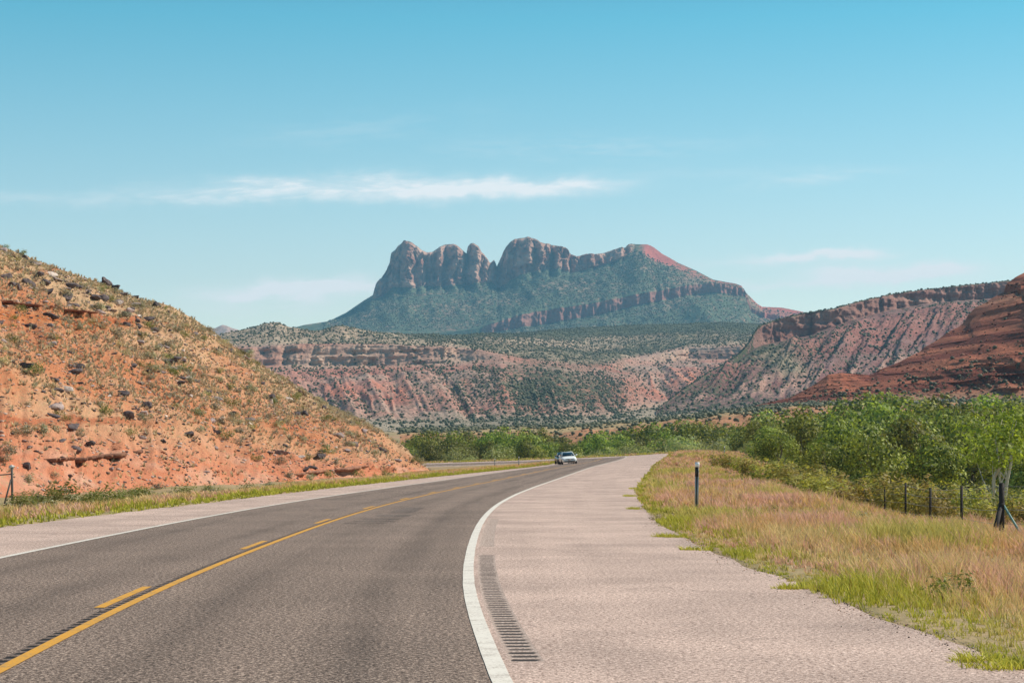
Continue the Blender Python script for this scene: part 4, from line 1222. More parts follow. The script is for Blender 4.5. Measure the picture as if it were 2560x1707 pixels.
# green weeds on the left verge, below the red hill
for k in range(46):
    d = 62 + 120 * rng.random() ** 1.3
    x0 = np.interp(d, [60, 124, 213], [-19, -31, -10]) if d > 124 else -0.257 * d
    i, _ = nearest(np.array([0.0]), np.array([d]))
    xe = CX[i[0]] + (OL[i[0]] - 1.8) * NX[i[0]]
    x = xe + (max(-0.262 * d, np.interp(d, [60, 124, 213], [-40, -32.5, -9])) - xe) * (0.25 + 0.75 * rng.random())
    z = float(ground_z(np.array([x]), np.array([d]))[0])
    kind = GRNB if k % 3 else SAGE
    put(kind[int(rng.integers(len(kind)))], (x, d, z - 0.04), 0.7 + 0.8 * rng.random(), 'green weed clump on the grass verge under the red hill' if k % 3 else 'grey sage clump on the grass verge under the red hill', 'shrub',
        'green weeds below the red hill' if k % 3 else 'sage below the red hill', 0.8)

# scrub and rocks of the red hill: the largest ones each by itself
th = np.clip(hillT - 1, 0, 1)
inview = ((hillU > -30) & (hillU < 1075) & (hillT >= 1.0) & (hillT < 2.0)).astype(float)
dens = inview * (0.25 + 0.9 * sstep(th, 0.12, 0.4)) * (0.35 + (fbm(hillV[..., 0] / 9, hillV[..., 1] / 12, 0, 3, 211) + 0.35)).clip(0.12, 2) * (1 - 0.75 * sstep(hillU, 930, 1070))
# rows of the loft are crowded near the ridge line; sample_grid weighs by true area
pts, _ = sample_grid(hillV, dens, 300)
for k, q in enumerate(pts):
    r = rng.random()
    kind = SAGE if r < 0.55 else (GRNB if r < 0.75 else DRYB)
    word = 'grey-green sage bush on the red hillside' if r < 0.55 else ('olive green bush on the red hillside' if r < 0.75 else 'straw coloured bush on the red hillside')
    put(kind[int(rng.integers(len(kind)))], tuple(q - [0, 0, 0.06]), 0.65 + 1.0 * rng.random() ** 1.8, word, 'shrub', word.replace('bush', 'bushes'), 0.8)
for uu, v, d, sz in [(240, 776, 205, 1.5), (290, 812, 205, 1.5), (165, 838, 187, 1.2), (72, 942, 157, 1.7), (260, 1036, 153, 1.5), (545, 955, 187, 1.3), (465, 840, 212, 1.4), (358, 1052, 160, 1.2), (700, 1160, 176, 1.3), (555, 952, 188, 1.2), (880, 1115, 207, 1.2), (160, 720, 203, 1.5), (210, 1204, 129, 1.4), (30, 920, 156, 1.2)]:
    pass

# rocks
def rock_kind(seed, sub=2):
    r_ = np.random.default_rng(seed)
    V, Fc = sub_ico(sub)
    for _ in range(9):                                 # slice flat facets off a ball
        nn = unit(r_.normal(0, 1, 3))
        c = 0.42 + 0.38 * r_.random()
        dd = V @ nn
        V = V - np.where(dd > c, dd - c, 0)[:, None] * nn
    V = V * [1.25, 0.6 + 0.3 * r_.random(), 0.42 + 0.3 * r_.random()]
    V += 0.05 * np.stack([vnoise(V[:, 0] * 4, V[:, 1] * 4, V[:, 2] * 4 + 9 * j, seed) for j in range(3)], -1)
    return V, Fc


def rock_mat(name, a, b_):
    m, n, b, _ = mat_new(name)
    p = n.new('ShaderNodeTexCoord').outputs['Object']
    rnd = n.new('ShaderNodeObjectInfo').outputs['Random']
    f = n.noise(p, 2.5, 5, 0.65)
    c = n.mix(n.ss(f, 0.35, 0.65), a, b_)
    kx = n.m('ADD', 0.7, n.m('MULTIPLY', rnd, 0.7))
    n.set(b.inputs['Base Color'], n.mix(1.0, c, n.xyz(kx, kx, kx), 'MULTIPLY'))
    bump(n, b, f, 0.6, 0.08)
    return m


M_basalt = rock_mat('dark_varnished_rock', (0.055, 0.042, 0.045), (0.15, 0.115, 0.11))
M_paler = rock_mat('mauve_rock', (0.19, 0.14, 0.135), (0.36, 0.27, 0.24))
M_chalk = rock_mat('pale_rock', (0.45, 0.34, 0.28), (0.66, 0.55, 0.48))
ROCKS = []
for mt in (M_basalt, M_basalt, M_paler, M_chalk):
    for k in range(4):
        Vr, Fr = rock_kind(500 + len(ROCKS), 2)
        ROCKS.append(add_mesh('rock', Vr, Fr, mt))


def put_rock(q, size, dark, sink=0.34):
    r = rng.random()
    j = int(rng.integers(8)) if (dark or r < 0.48) else (8 + int(rng.integers(4)) if r < 0.88 else 12 + int(rng.integers(4)))
    kindw = 'dark boulder lying on the red hillside' if j < 8 else ('mauve stone lying on the red hillside' if j < 12 else 'pale stone lying on the red hillside')
    o = obj('boulder' if size > 0.45 else 'stone', ROCKS[j], label=kindw, cat='rock', group=kindw.replace('boulder', 'boulders').replace('stone', 'stones'), loc=tuple(q + np.array([0, 0, size * (0.5 - sink) * 0.6])))
    o.rotation_euler = (0.5 * (rng.random() - 0.5), 0.5 * (rng.random() - 0.5), rng.random() * 6.28)
    o.scale = (size, size, size * 0.9)
    return o


rd = inview * (0.15 + sstep(th, 0.1, 0.45)) * (0.3 + (fbm(hillV[..., 0] / 8, hillV[..., 1] / 10, 5, 3, 221) + 0.3)).clip(0.08, 2) * (1 - 0.6 * sstep(hillU, 930, 1070))
pts, _ = sample_grid(hillV, rd, 285)
for q in pts:
    put_rock(q, 0.22 + 0.55 * rng.random() ** 2.2, False)


def hill_at(uu, v):
    """the point of the hill surface seen at a picture position"""
    R_, C_ = hillV.shape[:2]
    pu = UC + F * hillV[..., 0] / hillV[..., 1]
    pv = HV - F * (hillV[..., 2] - CH) / hillV[..., 1]
    mask = (hillT >= 1.0) & (hillT <= 2.0)
    dd = np.where(mask, (pu - uu) ** 2 + (pv - v) ** 2, 1e9)
    return hillV.reshape(-1, 3)[dd.argmin()].copy()


for uu, v, size in [(69, 1168, 0.60), (187, 1072, 0.75), (224, 1112, 0.55), (188, 1128, 0.75), (370, 1018, 0.95), (306, 986, 0.7), (450, 960, 0.6), (680, 1002, 1.1), (240, 750, 1.0), (262, 712, 1.25), (342, 820, 0.7), (315, 790, 0.6), (340, 745, 0.6), (390, 766, 1.1), (120, 735, 0.9), (60, 765, 0.7), (30, 715, 0.7),
                    (200, 720, 0.7), (170, 750, 0.9), (100, 690, 0.7), (575, 880, 0.7), (800, 1145, 0.9), (490, 955, 0.55), (385, 825, 0.6), (285, 725, 1.0), (620, 895, 0.6), (870, 1040, 0.6), (810, 1022, 0.6)]:
    put_rock(hill_at(uu, v), size * 0.8, True, 0.1)
for uu, v, size in [(235, 850, 1.5), (290, 812, 1.3), (250, 775, 1.6), (165, 740, 1.5), (78, 938, 1.7), (262, 1035, 1.5), (460, 845, 1.4), (360, 1052, 1.2), (700, 1158, 1.4), (550, 955, 1.3), (575, 975, 1.2), (872, 1115, 1.2), (165, 808, 1.2), (280, 990, 1.0), (30, 860, 1.2), (15, 1135, 1.5), (75, 1205, 1.2), (640, 1150, 1.0), (770, 1150, 1.0), (1050, 1155, 0.8)]:
    k = GRNB if rng.random() < 0.4 else SAGE
    word = 'large grey-green sage bush on the red hillside' if k is SAGE else 'large olive green bush on the red hillside'
    put(k[int(rng.integers(3))], tuple(hill_at(uu, v) - [0, 0, 0.08]), size, word, 'shrub', word.replace('bush', 'bushes'), 0.85)

# small dry tufts and gravel over the hill
wide = ((hillU > -2000) & (hillU < 1075) & (hillT >= 1.0) & (hillT < 2.0)).astype(float)
dens2 = wide * (0.22 + 1.1 * sstep(th, 0.15, 0.5) + 1.0 * sstep(th, 0.7, 0.95)) * (0.3 + (fbm(hillV[..., 0] / 6, hillV[..., 1] / 8, 2, 3, 231) + 0.4)).clip(0.05, 2) * (1 - 0.7 * sstep(hillU, 900, 1060))
pts, _ = sample_grid(hillV, dens2, int(9000 * dens2[:-1, :-1].__mul__(np.linalg.norm(np.cross(hillV[:-1, 1:] - hillV[:-1, :-1], hillV[1:, :-1] - hillV[:-1, :-1]), axis=-1)).sum() / (dens2 * inview)[:-1, :-1].__mul__(np.linalg.norm(np.cross(hillV[:-1, 1:] - hillV[:-1, :-1], hillV[1:, :-1] - hillV[:-1, :-1]), axis=-1)).sum()))
nb = 9
sz = (0.16 + 0.26 * rng.random(len(pts)) ** 1.5)
an = rng.random((len(pts), nb)) * 6.28
ln = 0.25 + 0.5 * rng.random((len(pts), nb))
dirv = np.stack([np.cos(an) * ln, np.sin(an) * ln, 0.6 + 0.5 * rng.random((len(pts), nb))], -1) * sz[:, None, None]
perp = np.stack([-np.sin(an), np.cos(an), 0 * an], -1) * (sz[:, None, None] * 0.20)
b0 = pts[:, None] + dirv * 0.05
TV = np.stack([b0 - perp, b0 + perp, b0 + dirv], 2).reshape(-1, 3)
tone = rng.random(len(pts))[:, None]
tc_ = np.where(tone < 0.62, np.array([0.60, 0.49, 0.30]), np.where(tone < 0.85, np.array([0.43, 0.38, 0.26]), np.array([0.50, 0.36, 0.24]))) * (0.75 + 0.5 * rng.random((len(pts), 1)))
me = add_mesh('dry_grass', TV, np.arange(len(TV)).reshape(-1, 3), M_blade, cols={'Col': np.repeat(tc_, nb * 3, 0)})
structure('dry_grass', me, 'small dry grass tufts all over the red hillside', 'grass', 'stuff')
pts, _ = sample_grid(hillV, inview * (0.4 + (fbm(hillV[..., 0] / 5, hillV[..., 1] / 7, 8, 3, 241) + 0.3)).clip(0.1, 2), 9000)
B = (ICO_V[None] * [1.2, 1.0, 0.6] * (1 + 0.6 * (rng.random((len(pts), 12, 1)) - 0.5))) * (0.04 + 0.15 * rng.random(len(pts)) ** 3)[:, None, None]
gc = np.array([[0.12, 0.09, 0.085], [0.36, 0.24, 0.19], [0.66, 0.52, 0.44], [0.60, 0.40, 0.30], [0.52, 0.21, 0.11]])[rng.integers(5, size=len(pts))]
me = add_mesh('gravel', (pts[:, None] + B).reshape(-1, 3), (ICO_F[None] + 12 * np.arange(len(pts))[:, None, None]).reshape(-1, 3), M_blade, cols={'Col': np.repeat(gc, 12, 0)})
structure('gravel', me, 'loose stones and gravel over the red hillside', 'gravel', 'stuff')

# thin hard rock layers sticking out of the cut face
def ledge_slab(uv, thick, out, label):
    pts_ = [hill_at(a, b_) for a, b_ in uv]
    pts_ = np.array(pts_)
    t_ = np.linspace(0, 1, 60)
    path = np.stack([np.interp(t_, np.linspace(0, 1, len(pts_)), pts_[:, j]) for j in range(3)], -1)
    en = np.minimum(1, np.minimum(t_, 1 - t_) * 8)
    jag = np.clip(1 + 0.5 * vnoise(t_ * 17, 3, len(uv), 5) + 0.6 * np.round(1.4 * vnoise(t_ * 13, 8, 2, 6)), 0.15, 2)
    nout = np.array([0.88, -0.47, 0])
    rows = []
    for a, b_ in ((-0.6, 0.0), (1.0, 0.06), (1.0, -0.55), (0.75, -1.0), (-0.6, -1.0)):
        rows.append(path + nout * (out * a * np.where(a > 0, en * jag, 1))[:, None] + np.array([0, 0, 1]) * (thick * b_ * (0.7 + 0.3 * jag) + 0.05)[:, None])
    Vl = np.stack(rows + [rows[0]], 1)
    me = add_mesh('rock_ledge', Vl.reshape(-1, 3), grid_faces(60, 6), M_ledge)
    structure('rock_ledge', me, label, 'rock ledge')


M_ledge = rock_mat('red_ledge_rock', (0.15, 0.06, 0.04), (0.36, 0.17, 0.10))
ledge_slab([(112, 1150), (170, 1144)], 0.2, 0.6, 'short jagged rock ledge at the foot of the red hill')
ledge_slab([(178, 1148), (260, 1138), (355, 1124)], 0.24, 0.8, 'long dark overhanging rock ledge at the foot of the red hill')
ledge_slab([(722, 1187), (800, 1176), (900, 1165), (985, 1153)], 0.2, 0.7, 'long thin rock ledge low on the tail of the red hill')
ledge_slab([(0, 752), (60, 764), (130, 768)], 0.16, 0.9, 'broken rust-coloured rock ledge high on the red hill')
ledge_slab([(150, 772), (230, 782)], 0.15, 0.8, 'short rust-coloured rock ledge below the hill crest')


# ------------------------------------------------------------------ grass of the verges
def grass(name, base, height, width, lean, colb, colt, blades, label, spread=0.06):
    n_ = len(base)
    m_ = blades
    an = rng.random((n_, m_)) * 6.28
    ro = rng.random((n_, m_)) ** 0.5 * spread * np.clip(height / 0.4, 0.6, 3)[:, None]
    bx = base[:, None] + np.stack([np.cos(an) * ro, np.sin(an) * ro, 0 * an - 0.02], -1)
    hh = height[:, None] * (0.55 + 0.6 * rng.random((n_, m_)))
    la = an + rng.normal(0, 0.6, (n_, m_))
    ll = lean * (0.3 + rng.random((n_, m_))) * hh
    d = np.stack([np.cos(la) * ll - 0.10 * hh, np.sin(la) * ll, hh], -1)
    mid = bx + d * [0.32, 0.32, 0.58]
    tip = bx + d
    fa = rng.random((n_, m_)) * 3.14
    pw = np.stack([np.cos(fa), np.sin(fa), 0 * fa], -1) * (width[:, None, None] * 0.5)
    V = np.stack([bx - pw, bx + pw, mid - pw * 0.9, mid + pw * 0.9, tip], 2)
    k = np.arange(n_ * m_)[:, None] * 5
    T_ = np.concatenate([k + [0, 1, 3], k + [0, 3, 2], k + [2, 3, 4]])
    cv = (0.72 + 0.56 * rng.random((n_, m_, 1, 1)))
    cb = np.broadcast_to(colb[:, None, None], (n_, m_, 2, 3))
    ct = np.broadcast_to(colt[:, None, None], (n_, m_, 3, 3))
    Cg = np.clip(np.concatenate([cb, ct], 2) * cv, 0, 0.9)
    me = add_mesh(name, V.reshape(-1, 3), T_, M_blade, cols={'Col': Cg.reshape(-1, 3)})
    return structure(name, me, label, 'grass', 'stuff')


def verge(keys, q0, q1, per, side):
    """points on the verge: stations between keys, q metres beyond the pavement edge"""
    a, b_ = st_of(keys[0]), st_of(keys[1])
    n_ = int(per * (keys[1] - keys[0]) * (q1 - q0))
    I = a + (b_ - a) * rng.random(n_)
    q = q0 + (q1 - q0) * rng.random(n_)
    ar = np.arange(NS)
    o = np.interp(I, ar, er) + q if side > 0 else np.interp(I, ar, el) - q
    f = lambda A: np.interp(I, ar, A)
    x, y = f(CX) + f(NX) * o, f(CY) + f(NY) * o
    return np.stack([x, y, ground_z(x, y)], -1), q


STRAW, OLIVEG, LIME, PINK, RUST = [np.array(c) for c in ((0.74, 0.53, 0.23), (0.50, 0.41, 0.11), (0.48, 0.44, 0.055), (0.78, 0.40, 0.32), (0.64, 0.33, 0.12))]


def grass_colours(pts, q, lime=0.9, pink=0.5):
    n_ = len(pts)
    a = fbm(pts[:, 0] / 2.2, pts[:, 1] / 5, 0, 3, 301)
    b_ = fbm(pts[:, 0] / 1.7, pts[:, 1] / 4, 7, 3, 303)
    c_ = fbm(pts[:, 0] / 3.5, pts[:, 1] / 9, 3, 3, 305)
    r = rng.random(n_)
    t = np.where((a + 0.5 * (r - 0.5) > 0.06)[:, None], STRAW, RUST * 0.5 + STRAW * 0.5)
    t = np.where((b_ + 0.7 * (r - 0.5) > 0.34 - 0.5 * pink)[:, None] & (q > 0.5)[:, None], PINK * 0.75 + STRAW * 0.25, t)
    bs = np.where((c_ + 0.6 * (rng.random(n_) - 0.5) > 0.0)[:, None], OLIVEG, STRAW * 0.7)
    gr = (c_ + 0.5 * (rng.random(n_) - 0.5) > 0.22)
    t = np.where(gr[:, None], OLIVEG * 1.15, t)
    near = (q + 0.5 * rng.normal(0, 1, n_) * 0.6 + 1.0 * b_ < lime)
    t = np.where(near[:, None], LIME, t)
    bs = np.where(near[:, None], LIME * 0.8, bs)
    return bs, t


for (k0, k1, q1, per, hgt, wd_, bl) in [(9, 26, 8.5, 70, 0.42, 0.010, 8), (26, 48, 10, 42, 0.42, 0.015, 8), (48, 90, 15, 18, 0.44, 0.026, 8), (90, 170, 17, 7.5, 0.46, 0.05, 8), (170, 320, 14, 3.2, 0.5, 0.09, 8)]:
    pts, q = verge((k0, k1), -0.10, q1, per, 1)
    cb, ct = grass_colours(pts, q, 0.6 if k0 < 48 else 0.3, 0.8)
    hh = hgt * 0.78 * (0.45 + 0.9 * rng.random(len(pts))) * np.interp(q, [-0.2, 0.3, 1.2, 4], [0.3, 0.5, 0.95, 1.0]) * (0.85 + 0.9 * fbm(pts[:, 0] / 1.9, pts[:, 1] / 3.2, 1, 3, 307)).clip(0.4, 2)
    grass('verge_grass', pts, hh, np.full(len(pts), wd_), 0.55, cb, ct, bl, 'tall dry grass with pinkish seed heads on the right verge', 0.07)
# loose pebbles along the crumbling pavement edge
I_ = st_of(11) + (st_of(75) - st_of(11)) * rng.random(2600) ** 1.5
o_ = np.interp(I_, np.arange(NS), er) - np.abs(rng.normal(0, 0.22, 2600)) + 0.1
x, y, z = at(I_, o_)
sz = 0.003 + 0.007 * rng.random(2600) ** 3
B = ICO_V[None] * (1 + 0.5 * (rng.random((2600, 12, 1)) - 0.5)) * sz[:, None, None]
gc = np.array([[0.16, 0.12, 0.10], [0.36, 0.26, 0.21], [0.62, 0.50, 0.42], [0.42, 0.22, 0.13]])[rng.integers(4, size=2600)]
me = add_mesh('gravel', (np.stack([x, y, z + sz * 0.4], -1)[:, None] + B).reshape(-1, 3), (ICO_F[None] + 12 * np.arange(2600)[:, None, None]).reshape(-1, 3), M_blade, cols={'Col': np.repeat(gc, 12, 0)})
structure('gravel', me, 'loose pebbles along the edge of the pale right shoulder', 'gravel', 'stuff')
# low green mats creeping over the pavement edge
mats = []
for uu, v, rx, ry in [(1655, 1341, .16, .25), (1690, 1342, .22, .3), (1745, 1374, .25, .3), (1985, 1470, .24, .25), (2050, 1471, .2, .25), (1575, 1240, .25, .7), (1590, 1222, .3, 1.2), (2470, 1652, .3, .22), (2515, 1668, .3, .2), (1585, 1272, .18, .5)]:
    d = 1.55 * F / (v - HV)
    n_ = int(900 * rx * ry) + 30
    rr = rng.random((n_, 1)) ** 0.5
    a = rng.random(n_) * 6.28
    x, y = (uu - UC) / F * d + np.cos(a) * rr[:, 0] * rx, d + np.sin(a) * rr[:, 0] * ry
    i, o = nearest(x, y)
    z = CZ[i] + EE[i] * o
    mats.append(np.stack([x, y, np.where(o < OR[i], z, zg(i, o))], -1))
pts = np.concatenate(mats)
cc = np.broadcast_to(LIME, pts.shape) * (0.8 + 0.5 * rng.random((len(pts), 1)))
grass('verge_grass', pts, 0.02 + 0.10 * rng.random(len(pts)) ** 2, np.full(len(pts), 0.011), 1.0, cc * 0.8, cc, 7, 'low bright green mats creeping onto the pale right shoulder', 0.12)
# left verge and the ground below the hill
for (k0, k1, q1, per, wd_) in [(30, 75, 26, 9, 0.035), (75, 135, 15, 8.5, 0.05), (135, 235, 9, 8, 0.07), (235, 300, 10, 3, 0.09)]:
    pts, q = verge((k0, k1), -0.1, q1, per, -1)
    cb, ct = grass_colours(pts, q, 1.2, 0.05)
    hh = 0.25 * (0.4 + 0.9 * rng.random(len(pts))) * np.interp(q, [-0.1, 0.4, 1.2, 4], [0.4, 0.6, 1.0, 1.0])
    grass('verge_grass', pts, hh, np.full(len(pts), wd_), 0.5, cb, ct, 7, 'olive and straw grass along the left verge below the red hill', 0.10)
pts, q = verge((318, 470), -0.3, 12, 3.0, 1)
cb, ct = grass_colours(pts, q, 0.4, 0.2)
grass('verge_grass', pts, 0.4 * (0.5 + 0.8 * rng.random(len(pts))), np.full(len(pts), 0.11), 0.5, cb, ct, 7, 'straw grass along the outer side of the far bend', 0.15)
# rough growth under and between the trees
ux, ud = 850 + 2050 * rng.random(3600), 95 + 370 * rng.random(3600) ** 0.8
x, y = (ux - UC) / F * ud, ud
i, o = nearest(x, y)
ok = o > OR[i] + 11
x, y = x[ok], y[ok]
pts = np.stack([x, y, ground_z(x, y)], -1)
n_, m_ = len(pts), 34
C = pts[:, None] + rng.normal(0, 1, (n_, m_, 3)) * [0.75, 0.75, 0.0] + np.array([0, 0, 1.0]) * (0.1 + 1.25 * rng.random((n_, m_, 1)) ** 1.3 * (0.4 + 0.8 * rng.random((n_, 1, 1))))
Vu, Qu = leaves(C.reshape(-1, 3), np.zeros((n_ * m_, 3)) + [0, -0.3, 0.5], 0.34, 0.5)
tone = np.repeat(np.clip(np.repeat(0.45 + 0.3 * rng.normal(0, 1, n_), m_) + 0.2 * rng.normal(0, 1, n_ * m_), 0, 1), 4)
structure('undergrowth', add_mesh('undergrowth', Vu, Qu, leaf_mat('undergrowth_leaves', (0.085, 0.10, 0.025), (0.26, 0.245, 0.075), 0.25, 0), cols={'Col': np.stack([tone] * 3, -1)}), 'tangled olive undergrowth on the floor below the trees', 'undergrowth', 'stuff')

# single green weeds standing in the grass
for uu, v, s_, kind, lab in [(1768, 1232, 0.55, GRNB, 'bright green weed just right of the tall marker post'), (1700, 1178, 0.9, GRNB, 'dark green weed in the grass far behind the marker post'), (1930, 1282, 0.5, GRNB, 'small green weed in the middle of the grassy bank'),
                             (2150, 1308, 0.5, SAGE, 'grey-green weed near the crest of the grassy bank'), (2380, 1500, 0.5, GRNB, 'dark green tuft standing tall at the near edge of the grass'), (2520, 1440, 0.35, GRNB, 'low green weed among pink grass beside the brace post'), (1640, 1300, 0.4, DRYB, 'dry grey weed at the pavement edge left of the marker post')]:
    d = 1.55 * F / (v - HV)
    x = (uu - UC) / F * d
    put(kind[0], (x, d, float(ground_z(np.array([x]), np.array([d]))[0]) - 0.03), s_, lab, 'weed', None, 0.9)

# ------------------------------------------------------------------ roadside posts and fences
M_galv = simple('galvanised_steel', (0.36, 0.37, 0.38), 0.45, 0.5, 0.6, 0.1, 30)
M_black = simple('black_sheeting', (0.018, 0.018, 0.02), 0.5, 0.4)
M_whiter = simple('white_reflector', (0.80, 0.80, 0.82), 0.35, 0.5, var=0.04)
M_rusty = simple('dark_rusty_steel', (0.032, 0.025, 0.023), 0.8, 0.3, var=0.4, scale=9)
M_pipe = simple('green_painted_pipe', (0.20, 0.34, 0.30), 0.5, 0.4, var=0.15)
M_wire = simple('fence_wire', (0.34, 0.31, 0.29), 0.5, 0.4, 0.5)
M_wood = simple('weathered_wood', (0.15, 0.125, 0.11), 0.9, 0.1, var=0.3, scale=8)
M_cloth = simple('pale_wrapping', (0.66, 0.62, 0.58), 0.8, 0.1)


def delineator(x, y, z, ht, label, group=None, full=True):
    e = empty('delineator_post', (x, y, z), label, 'marker post', group)
    w_, t_ = 0.064, 0.004
    mb = MB()                                           # U-shaped steel channel
    mb.box((0, 0.022, ht / 2 - 0.2), (w_, t_, ht + 0.4)).box((-w_ / 2 - t_ / 2, 0, ht / 2 - 0.2), (t_, 0.048, ht + 0.4)).box((w_ / 2 + t_ / 2, 0, ht / 2 - 0.2), (t_, 0.048, ht + 0.4))
    mb.box((-w_ / 2 - 0.014, -0.026, ht / 2 - 0.2), (0.022, t_, ht + 0.4)).box((w_ / 2 + 0.014, -0.026, ht / 2 - 0.2), (0.022, t_, ht + 0.4))
    obj('post', mb.mesh('post', M_galv), e)
    obj('reflector_panel', MB().box((0, -0.034, ht - 0.25), (0.104, 0.008, 0.26)).box((0, -0.041, ht - 0.36), (0.05, 0.004, 0.014)).mesh('reflector_panel', M_black), e)
    obj('cap', MB().box((0, -0.012, ht - 0.045), (0.106, 0.066, 0.13)).box((0, -0.012, ht + 0.033), (0.11, 0.056, 0.008)).mesh('cap', M_whiter), e)
    return e


dd = 57.0
x = (1742 - UC) / F * dd
z = float(ground_z(np.array([x]), np.array([dd]))[0])
e = delineator(x, dd, z, CH - (1157 - HV) / F * dd - z, 'tall grey marker post with black band and white top in the roadside grass')
e.rotation_euler = (0, 0.012, -0.45)
for uu, d, lab in [(1237, 268, 'thin marker post by the far bend, nearer the red hill'), (1297, 258, 'thin marker post by the far bend, nearer the white car'), (1811, 225, 'thin marker post in the far grass beside the pale trees')]:
    x = (uu - UC) / F * d
    z = float(ground_z(np.array([x]), np.array([d]))[0])
    delineator(x, d, z, 1.25, lab)

e = empty('wire_fence', ((2504 - UC) / F * 57, 57, -0.5), 'wire fence of dark steel posts below the grassy bank', 'fence')
fx, fy, fz = e.location
tops = []
posts = [(2504, 57, 1208, 0), (2404, 62, 1214, 1), (2326, 72, 1219, 1), (2264, 80, 1206, 1), (2212, 91, 1216, 1), (2160, 101, 1222, 1), (2123, 112, 1226, 1), (2094, 122, 1228, 1), (2066, 133, 1228, 1)]
for uu, d, v, small in posts:
    x = (uu - UC) / F * d
    zt = CH - (v - HV) / F * d
    zb = float(ground_z(np.array([x]), np.array([d]))[0])
    zt = max(zt, zb + 1.1)
    tops.append((x - fx, d - fy, zt - fz, zb - fz))
    if small:
        mb = MB().box((x - fx, d - fy, (zt + zb) / 2 - fz - 0.15), (0.085, 0.012, zt - zb + 0.3)).box((x - fx, d - fy + 0.026, (zt + zb) / 2 - fz - 0.15), (0.012, 0.04, zt - zb + 0.3))
        for s_ in np.arange(0.1, zt - zb, 0.055):
            mb.box((x - fx, d - fy - 0.012, zb - fz + s_), (0.014, 0.012, 0.018))
        obj('post', mb.mesh('post', M_rusty), e)
xr, yr = 21.0 - fx, 55.0 - fy
tops = [(xr, yr, tops[0][2] + 0.1, tops[0][3])] + tops
for f_ in (0.30, 0.54, 0.76, 0.95):
    mb = MB()
    for a, b_ in zip(tops[:-1], tops[1:]):
        t_ = np.linspace(0, 1, 7)
        p0 = np.array([a[0], a[1], a[3] + (a[2] - a[3]) * f_])
        p1 = np.array([b_[0], b_[1], b_[3] + (b_[2] - b_[3]) * f_])
        mb.tube(p0 + (p1 - p0) * t_[:, None] + np.array([0, -0.02, 0]) - np.array([0, 0, 0.05]) * (4 * t_ * (1 - t_))[:, None], 0.007, 5)
    obj('wire', mb.mesh('wire', M_wire), e)
x0, y0, zt, zb = tops[1]
e2 = empty('brace_post', (x0 + fx, y0 + fy, zb + fz), 'thick dark corner post with two slanting braces, one green', 'fence post')
ht = zt - zb
obj('post', MB().tube([(0, 0, -0.4), (0.004, 0, ht * 0.5), (0, 0, ht)], 0.08, 12).tube([(0, 0, ht), (0, 0, ht + 0.02)], [0.068, 0.05], 12).mesh('post', M_rusty, True), e2)
o = obj('brace', MB().tube([(-0.03, -0.02, ht * 0.60), (-0.40, -0.45, -0.12)], 0.07, 10).mesh('brace', M_rusty, True), e2, label='dark slanting brace')
o = obj('brace', MB().tube([(0.04, -0.03, ht * 0.63), (0.75, -0.30, -0.25)], 0.034, 10).mesh('brace', M_pipe, True), e2, label='pale green slanting pipe brace')
obj('clamp', MB().tube([(0, 0, ht * 0.58), (0, 0, ht * 0.66)], 0.092, 12).mesh('clamp', M_rusty), e2)

d = 108
x = (28 - UC) / F * d
z = float(ground_z(np.array([x]), np.array([d]))[0])
e3 = empty('brace_post', (x, d, z), 'weathered fence post with a pale wrapped top at the foot of the red hill', 'fence post')
ht = CH - (1166 - HV) / F * d - z
obj('post', MB().tube([(0.06, 0, -0.3), (0.05, 0, ht * 0.5), (0.03, 0, ht)], 0.065, 10).mesh('post', M_wood, True), e3)
obj('brace', MB().tube([(0.0, -0.03, ht * 0.66), (-0.34, -0.25, -0.1)], 0.05, 8).mesh('brace', M_wood, True), e3)
obj('rail', MB().tube([(0.0, 0.02, ht * 0.80), (-1.2, 0.05, ht * 0.76), (-2.6, 0.1, ht * 0.78)], 0.035, 8).mesh('rail', M_wood, True), e3)
Vw, Fw = sub_ico(2)
Vw = Vw * [0.13, 0.07, 0.10] * (1 + 0.7 * vnoise(Vw[:, 0] * 3, Vw[:, 1] * 3, Vw[:, 2] * 3, 8))[:, None] + [0.03, 0, ht - 0.02]
obj('wrapping', add_mesh('wrapping', Vw, Fw, M_cloth), e3)

# ------------------------------------------------------------------ the two cars
def car_paint(name, col, coat=0.6, metal=0.0):
    m, n, b, _ = mat_new(name)
    p = n.new('ShaderNodeTexCoord').outputs['Object']
    f = n.noise(p, 3, 3)
    n.set(b.inputs['Base Color'], n.mix(f, col, tuple(c * 0.94 for c in col)))
    b.inputs['Roughness'].default_value = 0.35
    b.inputs['Metallic'].default_value = metal
    b.inputs['Coat Weight'].default_value = coat
    b.inputs['Coat Roughness'].default_value = 0.05
    return m


M_carwhite = car_paint('white_car_paint', (0.93, 0.92, 0.89), 0.15)
M_carteal = car_paint('dark_teal_car_paint', (0.018, 0.045, 0.052))
M_glass = simple('dark_car_glass', (0.012, 0.017, 0.022), 0.05, 0.7, var=0.1)
M_tyre = simple('tyre_rubber', (0.018, 0.018, 0.019), 0.85, 0.2)
M_rim = simple('alloy_rim', (0.40, 0.41, 0.42), 0.35, 0.5, 0.8)
M_lamp = simple('headlamp', (0.55, 0.58, 0.60), 0.1, 0.6, var=0.2, scale=14)
M_plate = simple('licence_plate', (0.62, 0.50, 0.46), 0.5, 0.3)


